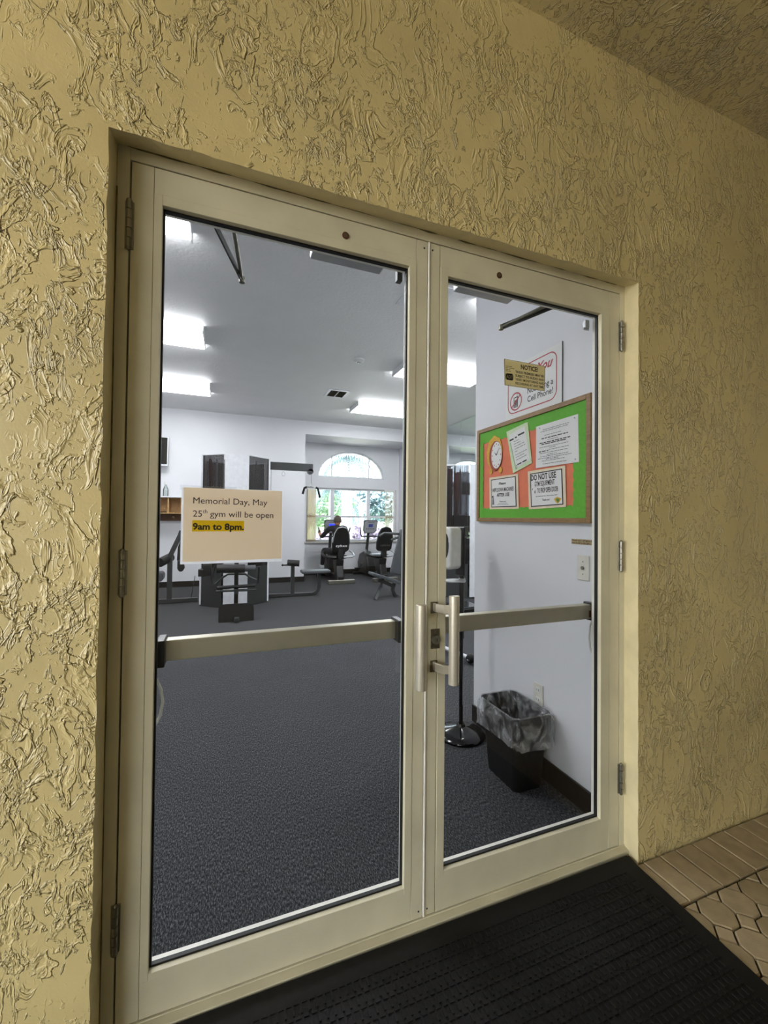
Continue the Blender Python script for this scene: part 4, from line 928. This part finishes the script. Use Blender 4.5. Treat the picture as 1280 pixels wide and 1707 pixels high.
# ================================================================== RECUMBENT BIKES
def bike(lit, label):
    o = empty('recumbent_bike', (0, 0, 0), label=label, cat='exercise bike', group='recumbent bikes in front of the back window')
    # local frame: rider looks along +y, rear foot bar at y=0
    G().box((-.29, -.05, 0), (.29, .05, .085)).build('rear_foot', 'steel', o, bevel=.012, seg=3)
    G().box((-.26, 1.30, 0), (.26, 1.38, .06)).build('front_foot', 'blackplastic', o, bevel=.012)
    G().box((-.055, 0, .04), (.055, 1.35, .15)).build('main_beam', 'blackplastic', o, bevel=.015)
    g = G(); g.prism([(.05, .05), (.25, .08), (.48, .45), (.5, .50), (.10, .50), (.14, .36)], (-.085, 0, 0), Y, Z, X*.17).build('seat_tower', 'blackplastic', o, bevel=.03, seg=3)
    g = G(); g.prism([(.78, .05), (1.36, .05), (1.42, .3), (1.30, .52), (1.08, .58), (.86, .48), (.76, .25)], (-.12, 0, 0), Y, Z, X*.24).build('drive_housing', 'blackplastic', o, bevel=.04, seg=3)
    for s in (-1, 1):
        cr = G().cyl((s*.12, 1.02, .30), (s*.17, 1.02, .30), .02).tube([(s*.16, 1.02, .30), (s*.165, 1.02-s*.1, .30+s*.13)], .014, 8).build('crank', 'steel', o, smooth=True)
        G().box((s*.17, .96-s*.1, .41 if s > 0 else .15), (s*.28, 1.08-s*.1, .45 if s > 0 else .19)).build('pedal', 'blackplastic', cr, bevel=.008)
    G().prism(rrect(.38, .36, .1, 5), (0, .36, .50), X, Y, Z*.08).build('seat', 'vinyl', o, bevel=.025, seg=3)
    prof = [(-.185, 0), (-.19, .18), (-.16, .38), (-.10, .50), (0, .53), (.10, .50), (.16, .38), (.19, .18), (.185, 0), (.13, -.05), (-.13, -.05)]; prof = [(x, z*.95) for x, z in prof]
    rb_ = Matrix.Rotation(R(12), 3, 'X'); zc_ = rb_ @ Z; yc_ = rb_ @ Y
    G().prism(prof, (0, .08, .70), X, zc_, yc_*.07).build('backrest', 'vinyl', o, bevel=.025, seg=3)
    sc_ = [(x*.93, z*.96+.01) for x, z in prof]
    bk = G().prism(sc_, Vector((0, .08, .70))-yc_*.012, X, zc_, yc_*.014).build('backrest_shell', 'blackplastic', o, bevel=.006)
    rim = [(x*1.0, z) for x, z in prof[1:8]]
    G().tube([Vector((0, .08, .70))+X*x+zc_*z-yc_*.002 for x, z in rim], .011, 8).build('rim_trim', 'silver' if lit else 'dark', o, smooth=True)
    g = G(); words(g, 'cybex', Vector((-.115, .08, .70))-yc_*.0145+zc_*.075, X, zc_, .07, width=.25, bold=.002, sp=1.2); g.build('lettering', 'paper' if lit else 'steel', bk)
    G().box((-.05, .06, .52), (.05, .16, .72)).build('backrest_post', 'blackplastic', o)
    for s in (-1, 1):
        pts = [(s*.08, .12, .54), (s*.26, .12, .55), (s*.33, .18, .57), (s*.34, .34, .62), (s*.29, .42, .66)]
        G().tube(pts, .022, 10).build('side_handle', 'blackplastic' if s < 0 else 'silver', o, smooth=True)
    G().tube([(0, 1.12, .52), (0, 1.02, .95), (0, .98, 1.06)], .035, 12).build('console_mast', 'dark', o, smooth=True)
    rc = Matrix.Rotation(R(20), 3, 'X'); zc2 = rc @ Z; yc2 = rc @ Y; c0 = Vector((0, .93, 1.02))
    cs = G().prism([(-.12, .0), (-.17, .06), (-.18, .30), (-.15, .325), (.15, .325), (.18, .30), (.17, .06), (.12, .0)], c0, X, zc2, yc2*.06).build('console', 'blackplastic', o, bevel=.008)
    G().prism([(-.11, .02), (-.155, .07), (-.165, .29), (-.14, .31), (.14, .31), (.165, .29), (.155, .07), (.11, .02)], c0-yc2*.004, X, zc2, yc2*.005).build('console_face', 'silver', cs)
    sw_ = .075 if lit else .055
    G().prism(rrect(sw_*2, .08, .008, 3, 0, .2), c0-yc2*.007, X, zc2, yc2*.004).build('display', 'screen' if lit else 'screenoff', cs)
    g = G()
    for i in range(5): g.prism(rrect(.03, .018, .006, 3, -.09+.045*i, .115), c0-yc2*.0065, X, zc2, yc2*.003)
    g.prism(rrect(.18, .012, .003, 2, 0, .285), c0-yc2*.0065, X, zc2, yc2*.003); g.build('buttons', 'dark', cs)
    pts = [(-.36, .62, 1.17), (-.33, .66, 1.02), (-.26, .78, .95), (-.12, .95, .95), (.12, .95, .95), (.26, .78, .95), (.33, .66, 1.02), (.36, .62, 1.17)]
    G().tube(pts, .016, 10).build('handlebar', 'dark', o, smooth=True)
    return o
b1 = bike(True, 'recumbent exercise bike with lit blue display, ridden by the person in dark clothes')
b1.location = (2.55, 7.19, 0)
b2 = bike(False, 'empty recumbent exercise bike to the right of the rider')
b2.location = (3.56, 7.24, 0); b2.rotation_euler.z = R(4)

# ================================================================== PERSON ON THE LEFT BIKE (seen from behind)
def person():
    o = empty('person', (2.55, 7.5, .58), label='grey-haired person in dark shirt and trousers pedalling on the left bike', cat='person')
    ox, oy = 2.55, 7.19
    J = {'pel': (0, .30, .66, .145, .12), 'wai': (-.01, .30, .82, .14, .10), 'che': (-.01, .32, 1.02, .165, .11), 'sho': (-.005, .34, 1.155, .14, .085), 'nk0': (0, .36, 1.19, .058, .058), 'nk1': (0, .37, 1.23, .052, .055),
         'lsh': (-.19, .35, 1.155, .066, .066), 'lel': (-.31, .52, .96, .046, .046), 'lwr': (-.33, .66, 1.03, .03, .03), 'lha': (-.34, .69, 1.07, .03, .022),
         'rsh': (.175, .35, 1.155, .066, .066), 'rel': (.27, .52, .95, .046, .046), 'rwr': (.31, .66, 1.01, .03, .03), 'rha': (.335, .68, 1.06, .03, .022),
         'lhp': (-.10, .34, .64, .09, .09), 'lkn': (-.20, .80, .66, .065, .065), 'lan': (-.21, .93, .28, .042, .042),
         'rhp': (.10, .34, .64, .09, .09), 'rkn': (.17, .74, .78, .065, .065), 'ran': (.20, .88, .48, .042, .042)}
    E_ = [('pel', 'wai'), ('wai', 'che'), ('che', 'sho'), ('sho', 'nk0'), ('nk0', 'nk1'), ('sho', 'lsh'), ('lsh', 'lel'), ('lel', 'lwr'), ('lwr', 'lha'), ('sho', 'rsh'), ('rsh', 'rel'), ('rel', 'rwr'), ('rwr', 'rha'), ('pel', 'lhp'), ('lhp', 'lkn'), ('lkn', 'lan'), ('pel', 'rhp'), ('rhp', 'rkn'), ('rkn', 'ran')]
    # fingers curled round the grips
    for s, w in ((-1, 'lha'), (1, 'rha')):
        bx_, by_, bz_ = J[w][:3]
        for i in range(4):
            z = bz_-.03+.02*i; L_ = (.9, 1.0, .95, .8)[i]
            J[w+'f%d' % i] = (bx_+s*.01, by_+.025*L_, z, .009, .009); J[w+'g%d' % i] = (bx_-s*.02, by_+.035*L_, z, .008, .008)
            E_ += [(w, w+'f%d' % i), (w+'f%d' % i, w+'g%d' % i)]
        J[w+'t'] = (bx_-s*.03, by_-.005, bz_+.02, .010, .010); J[w+'u'] = (bx_-s*.035, by_+.02, bz_+.045, .009, .009)
        E_ += [(w, w+'t'), (w+'t', w+'u')]
    names = list(J); me = bpy.data.meshes.new('body')
    base = Vector((ox, oy, 0))-Vector(o.location)
    me.from_pydata([base+Vector(J[n][:3]) for n in names], [(names.index(a), names.index(b)) for a, b in E_], [])
    ob = bpy.data.objects.new('body_src', me); COL.objects.link(ob)
    md = ob.modifiers.new('skin', 'SKIN'); md.use_smooth_shade = True
    for i, n in enumerate(names):
        sv = me.skin_vertices[0].data[i]; sv.radius = J[n][3:5]; sv.use_root = (n == 'pel')
    sb_ = ob.modifiers.new('s', 'SUBSURF'); sb_.levels = 2; sb_.render_levels = 2
    m2 = bpy.data.meshes.new_from_object(ob.evaluated_get(bpy.context.evaluated_depsgraph_get())); bpy.data.objects.remove(ob)
    m2.materials.clear()
    for q in ('shirt', 'trousers', 'skin'): m2.materials.append(M[q])
    wr = [Vector(J[n][:3])+base for n in ('lwr', 'rwr')]; el = [Vector(J[n][:3])+base for n in ('lel', 'rel')]
    for p in m2.polygons:
        c = p.center; w = c-base
        i = 1 if (w.z < .72 or (w.y > .5 and w.z < .84 and abs(w.x) < .26)) else 0
        if w.z > 1.235 and abs(w.x) < .07: i = 2
        if w.y > .585 and w.z > .9: i = 2
        if min((c-v_).length for v_ in wr) < .13 and w.z > .9: i = 2
        p.material_index = i; p.use_smooth = True
    bd = bpy.data.objects.new('body', m2); COL.objects.link(bd); bd.parent = o
    # head with face, turned slightly down to the display
    hc = Vector((ox+.0, oy+.385, 1.31))
    bm = bmesh.new(); bmesh.ops.create_uvsphere(bm, u_segments=24, v_segments=16, radius=1)
    for v_ in bm.verts:
        x, y, z = v_.co; fx = .076*(1-.18*max(0, -z)); fyy = .094; fz = .118
        yy = y*fyy
        if y > .5: yy += .018*math.exp(-((x/.25)**2+((z+.05)/.3)**2))     # nose
        if y > .4: yy -= .008*math.exp(-(((abs(x)-.42)/.2)**2+((z-.12)/.14)**2))   # eye sockets
        if y > .4: yy += .006*math.exp(-((x/.4)**2+((z+.45)/.12)**2))     # lips
        v_.co = Vector((x*fx, yy, z*fz))+hc-Vector(o.location)
    hm = bpy.data.meshes.new('head'); bm.to_mesh(hm); bm.free(); hm.materials.append(M['skin'])
    for p in hm.polygons: p.use_smooth = True
    hd = bpy.data.objects.new('head', hm); COL.objects.link(hd); hd.parent = o
    for s in (-1, 1):
        G().ball(hc+Vector((s*.077, 0, -.005)), .022, sc=(.4, .7, 1.1)).build('ear', 'skin', hd, smooth=True)
        G().ball(hc+Vector((s*.031, .083, .014)), .011).build('eye', 'paper', hd, smooth=True)
    G().box(hc+Vector((-.024, .093, -.056)), hc+Vector((.024, .097, -.051))).build('mouth', 'maroon', hd)
    g = G(); n, m_ = 20, 10
    vs = []; fs = []
    for j in range(m_+1):
        for i in range(n):
            a = 2*math.pi*i/n; front = max(0, math.sin(a)); maxt = math.pi*(.57-.24*front)
            t = maxt*j/m_
            rn = 1.0+random.uniform(-.02, .02)
            vs.append(hc+Vector((.080*math.sin(t)*math.cos(a)*rn, .098*math.sin(t)*math.sin(a)*rn-.004, .123*math.cos(t)*rn)))
    fs = [(j*n+i, j*n+(i+1) % n, (j+1)*n+(i+1) % n, (j+1)*n+i) for j in range(m_) for i in range(n)]
    g.add(vs, fs); hr = g.build('hair', 'hair', hd, smooth='all'); hr.modifiers.new('sol', 'SOLIDIFY').thickness = -.006
    for s, a_n in ((-1, 'lan'), (1, 'ran')):
        p = Vector(J[a_n][:3])+Vector((ox, oy, 0))
        G().prism([(-.07, -.07), (.17, -.085), (.19, -.05), (.10, -.005), (.03, .03), (-.05, .035), (-.075, -.01)], p+Vector((-.042, 0, 0)), Y+Z*.25, Z-Y*.25, X*.084).build('shoe', 'shoe', o, bevel=.018, seg=3)
person()

# ================================================================== EXTERIOR GROUND
pv = G().box((-9, -14, -.08), (14, FY0+.05, -.0225)).build('pavement', 'joint', kind='structure')
def paver(poly, mt='paver'):
    cx = sum(p[0] for p in poly)/len(poly); cy = sum(p[1] for p in poly)/len(poly)
    g = G(); jz = random.uniform(-.0012, .0012)
    def ins(d):      # the outline moved inwards by d on every side
        L = len(poly); out = []
        for i in range(L):
            p0, p1, p2 = Vector(poly[i-1]).to_2d(), Vector(poly[i]).to_2d(), Vector(poly[(i+1) % L]).to_2d()
            a_, b_ = (p1-p0).normalized(), (p2-p1).normalized(); na, nb = Vector((-a_.y, a_.x)), Vector((-b_.y, b_.x))
            if na.dot(Vector((cx, cy))-p1) < 0: na = -na
            if nb.dot(Vector((cx, cy))-p1) < 0: nb = -nb
            m_ = (na+nb); m_ = m_/max(.3, m_.length_squared)*2
            out.append(p1+m_*d)
        return [(q.x, q.y) for q in out]
    top = ins(.0058); mid = ins(.0030)
    n = len(poly)
    vs = [(x, y, -.0235) for x, y in mid]+[(x, y, -.0145+jz) for x, y in mid]+[(x, y, -.010+jz) for x, y in top]
    fs = [(i, (i+1) % n, n+(i+1) % n, n+i) for i in range(n)]+[(n+i, n+(i+1) % n, 2*n+(i+1) % n, 2*n+i) for i in range(n)]+[tuple(range(2*n, 3*n))]
    g.add(vs, fs).build('paver', mt, pv)
random.seed(21)
xs = [1.775, 1.868, 1.962, 2.055, 2.158, 2.262, 2.368, 2.475, 2.582, 2.69, 2.80, 2.91, 3.02, 3.13]
for a, b in zip(xs, xs[1:]): paver([(a, -.272), (b, -.272), (b, -.083), (a, -.083)], 'paver')
px_, py_, cu_ = .118, .120, .040
cnt = 0
for i in range(-1, 10):
    for j in range(0, 9):
        cx, cy = 1.916+px_*i, -.334-py_*j
        hx, hy = px_/2, py_/2
        c = cu_*.52
        paver([(cx-hx+c+.018, cy+hy), (cx+hx-c-.018, cy+hy), (cx+hx, cy+hy-c-.018), (cx+hx, cy-hy+c+.018), (cx+hx-c-.018, cy-hy), (cx-hx+c+.018, cy-hy), (cx-hx, cy-hy+c+.018), (cx-hx, cy+hy-c-.018)], 'paver2' if random.random() < .3 else 'paver')
        q = c+.018
        sx1, sy1 = cx+hx, cy-hy
        paver([(sx1, sy1+q), (sx1+q, sy1), (sx1, sy1-q), (sx1-q, sy1)], 'paver')
        if j == 0: paver([(sx1-q, cy+hy), (sx1, cy+hy-q), (sx1+q, cy+hy)], 'paver')
# sunlit surroundings of the porch (pale paving beyond the shade) and lawn behind the building
G().box((-40, -60, -.12), (-9, 8, -.03)).box((-9, -60, -.12), (14, -14, -.03)).box((14, -60, -.12), (60, 8, -.03)).build('ground', 'walk', kind='structure')
G().box((-60, YW+.2, -.3), (70, 90, -.12)).build('lawn', 'lawn', kind='structure')
G().box((-60, YW+2.2, -.12), (70, YW+6.2, -.10)).build('path', 'walk', kind='structure')
# rubber mat
mt_ = empty('door_mat', (.8, -.6, -.01), label='black ribbed rubber doormat in front of the glass doors', cat='mat')
mc = [(-.75, -.030), (1.829, -.044), (1.742, -1.25), (-.75, -1.25)]
G().prism(mc, (0, 0, -.0095), X, Y, Z*.0075).build('mat_base', 'rubber', mt_, bevel=.002)
g = G(); random.seed(4)
nx = 0
for r_ in range(0, 62):
    y = -.105-r_*.0185
    for q_ in range(0, 112):
        x = -.70+q_*.022+(.011 if r_ % 2 else 0)
        lim = 1.829-(.087/1.206)*(-y-.044)-.055
        if x > lim: break
        if r_ % 2: g.box((x-.0028, y-.0095, -.0022), (x+.0028, y+.0095, .0014))
        else: g.box((x-.0075, y-.0026, -.0022), (x+.0075, y+.0026, .0010))
g.build('tread_nubs', 'rubber', mt_, kind='stuff')

# ================================================================== OUTSIDE THE BACK WINDOW
def crown(g, c, r, n, s, rg, flat=.8):
    for _ in range(n):
        while True:
            p = Vector((rg.uniform(-1, 1), rg.uniform(-1, 1), rg.uniform(-1, 1)))
            if .3 < p.length < 1: break
        p = Vector(c)+Vector((p.x*r, p.y*r*.7, p.z*r*flat))
        a = Vector((rg.gauss(0, 1), rg.gauss(0, 1), rg.gauss(0, 1))).normalized(); b = a.orthogonal().normalized()
        l = s*rg.uniform(.6, 1.3)
        g.add([p-a*l, p+b*l*.45, p+a*l, p-b*l*.45], [(0, 1, 2, 3)])
def palm(x, y, h, rt_, label, seed, fr_n=16, fl=1.9):
    rg = random.Random(seed); o = empty('palm_tree', (x, y, -.12), label=label, cat='tree', group='palms outside the back window')
    G().tube([(x, y, -.12), (x+.03, y, h*.4), (x, y, h*.8), (x, y, h)], [rt_*1.2, rt_, rt_*.9, rt_*.8], 12).build('trunk', 'bark', o, smooth=True)
    for i in range(fr_n):
        a = 2*math.pi*i/fr_n+rg.uniform(-.2, .2); up = rg.uniform(-.35, .9); d = Vector((math.cos(a), math.sin(a), 0)); g = G(); pts = []
        for k_ in range(9):
            t = k_/8; pts.append(Vector((x, y, h))+d*fl*t+Z*(up*fl*t*.8-1.5*fl*.55*t*t))
        g.tube(pts, [.03*(1-.8*k_/8) for k_ in range(9)], 5)
        sd = d.cross(Z)
        for k_ in range(1, 9):
            for s in (-1, 1):
                for e in (0, .5):
                    p = pts[k_-1].lerp(pts[k_], e); tip = p+sd*s*.42*(1-.5*k_/9)+d*.25-Z*.3
                    g.add([p, p+d*.09, tip], [(0, 1, 2)])
        g.build('frond', 'leaf2', o)
palm(at(577, 850, 1, 15).x, 15, 3.9, .22, 'palm with thick pale trunk behind the middle window pane', 1)
palm(at(602, 850, 1, 27).x, 27, 6.6, .16, 'slender palm with bare trunk right of the thick palm', 2, 14)
palm(at(552, 850, 1, 19.5).x, 19.5, 2.9, .16, 'short bushy palm at the lower left of the arched window', 3, 22, 1.8)
rg = random.Random(9)
for i, (u, yy, rr_, hh_, mt2, lb2) in enumerate(((526, 24, 2.5, 2.5, 'leaf', 'leafy green tree behind the left window pane'), (577, 31, 3.1, 2.7, 'leaf2', 'broad tree behind the palm trunks'), (610, 40, 3.4, 2.9, 'leaf2', 'tree behind the right half of the middle window pane'), (643, 20.5, 1.7, 2.4, 'leaf2', 'bluish green tree behind the right window pane'), (500, 37, 3.4, 3.1, 'leaf', 'tree hidden mostly by the left end of the window'), (668, 33, 3.2, 2.9, 'leaf', 'tree beyond the right end of the window'))):
    x = at(u, 850, 1, yy).x; o = empty('tree', (x, yy, -.12), label=lb2, cat='tree')
    G().tube([(x, yy, -.12), (x+.1, yy, 1), (x, yy, hh_)], [.16, .13, .08], 8).build('trunk', 'bark', o, smooth=True)
    g = G(); crown(g, (x, yy, hh_), rr_, 2600, .17, rg, .72); g.build('foliage', mt2, o, kind='stuff')
hx_ = at(592, 870, 1, 17).x
g = G(); crown(g, (hx_, 17, .45), 1.9, 2600, .12, rg, .32); g.build('flowering_hedge', 'hedge', label='low purple hedge on the lawn behind the middle window pane', cat='hedge')
lx = at(604, 845, 1, 12.5)
lo = empty('globe_lamp', (lx.x, 12.5, -.1), label='white globe lamp on a short post outside the back window', cat='lamp')
G().ball((lx.x, 12.5, lx.z), .155, 20, 14).build('globe', 'whiteplastic', lo, smooth=True)
G().cyl((lx.x, 12.5, -.1), (lx.x, 12.5, lx.z-.19), .04).lathe((lx.x, 12.5, lx.z-.24), [(.05, 0), (.08, .06), (.07, .1)], 16).build('post', 'whitegloss', lo, smooth=True)
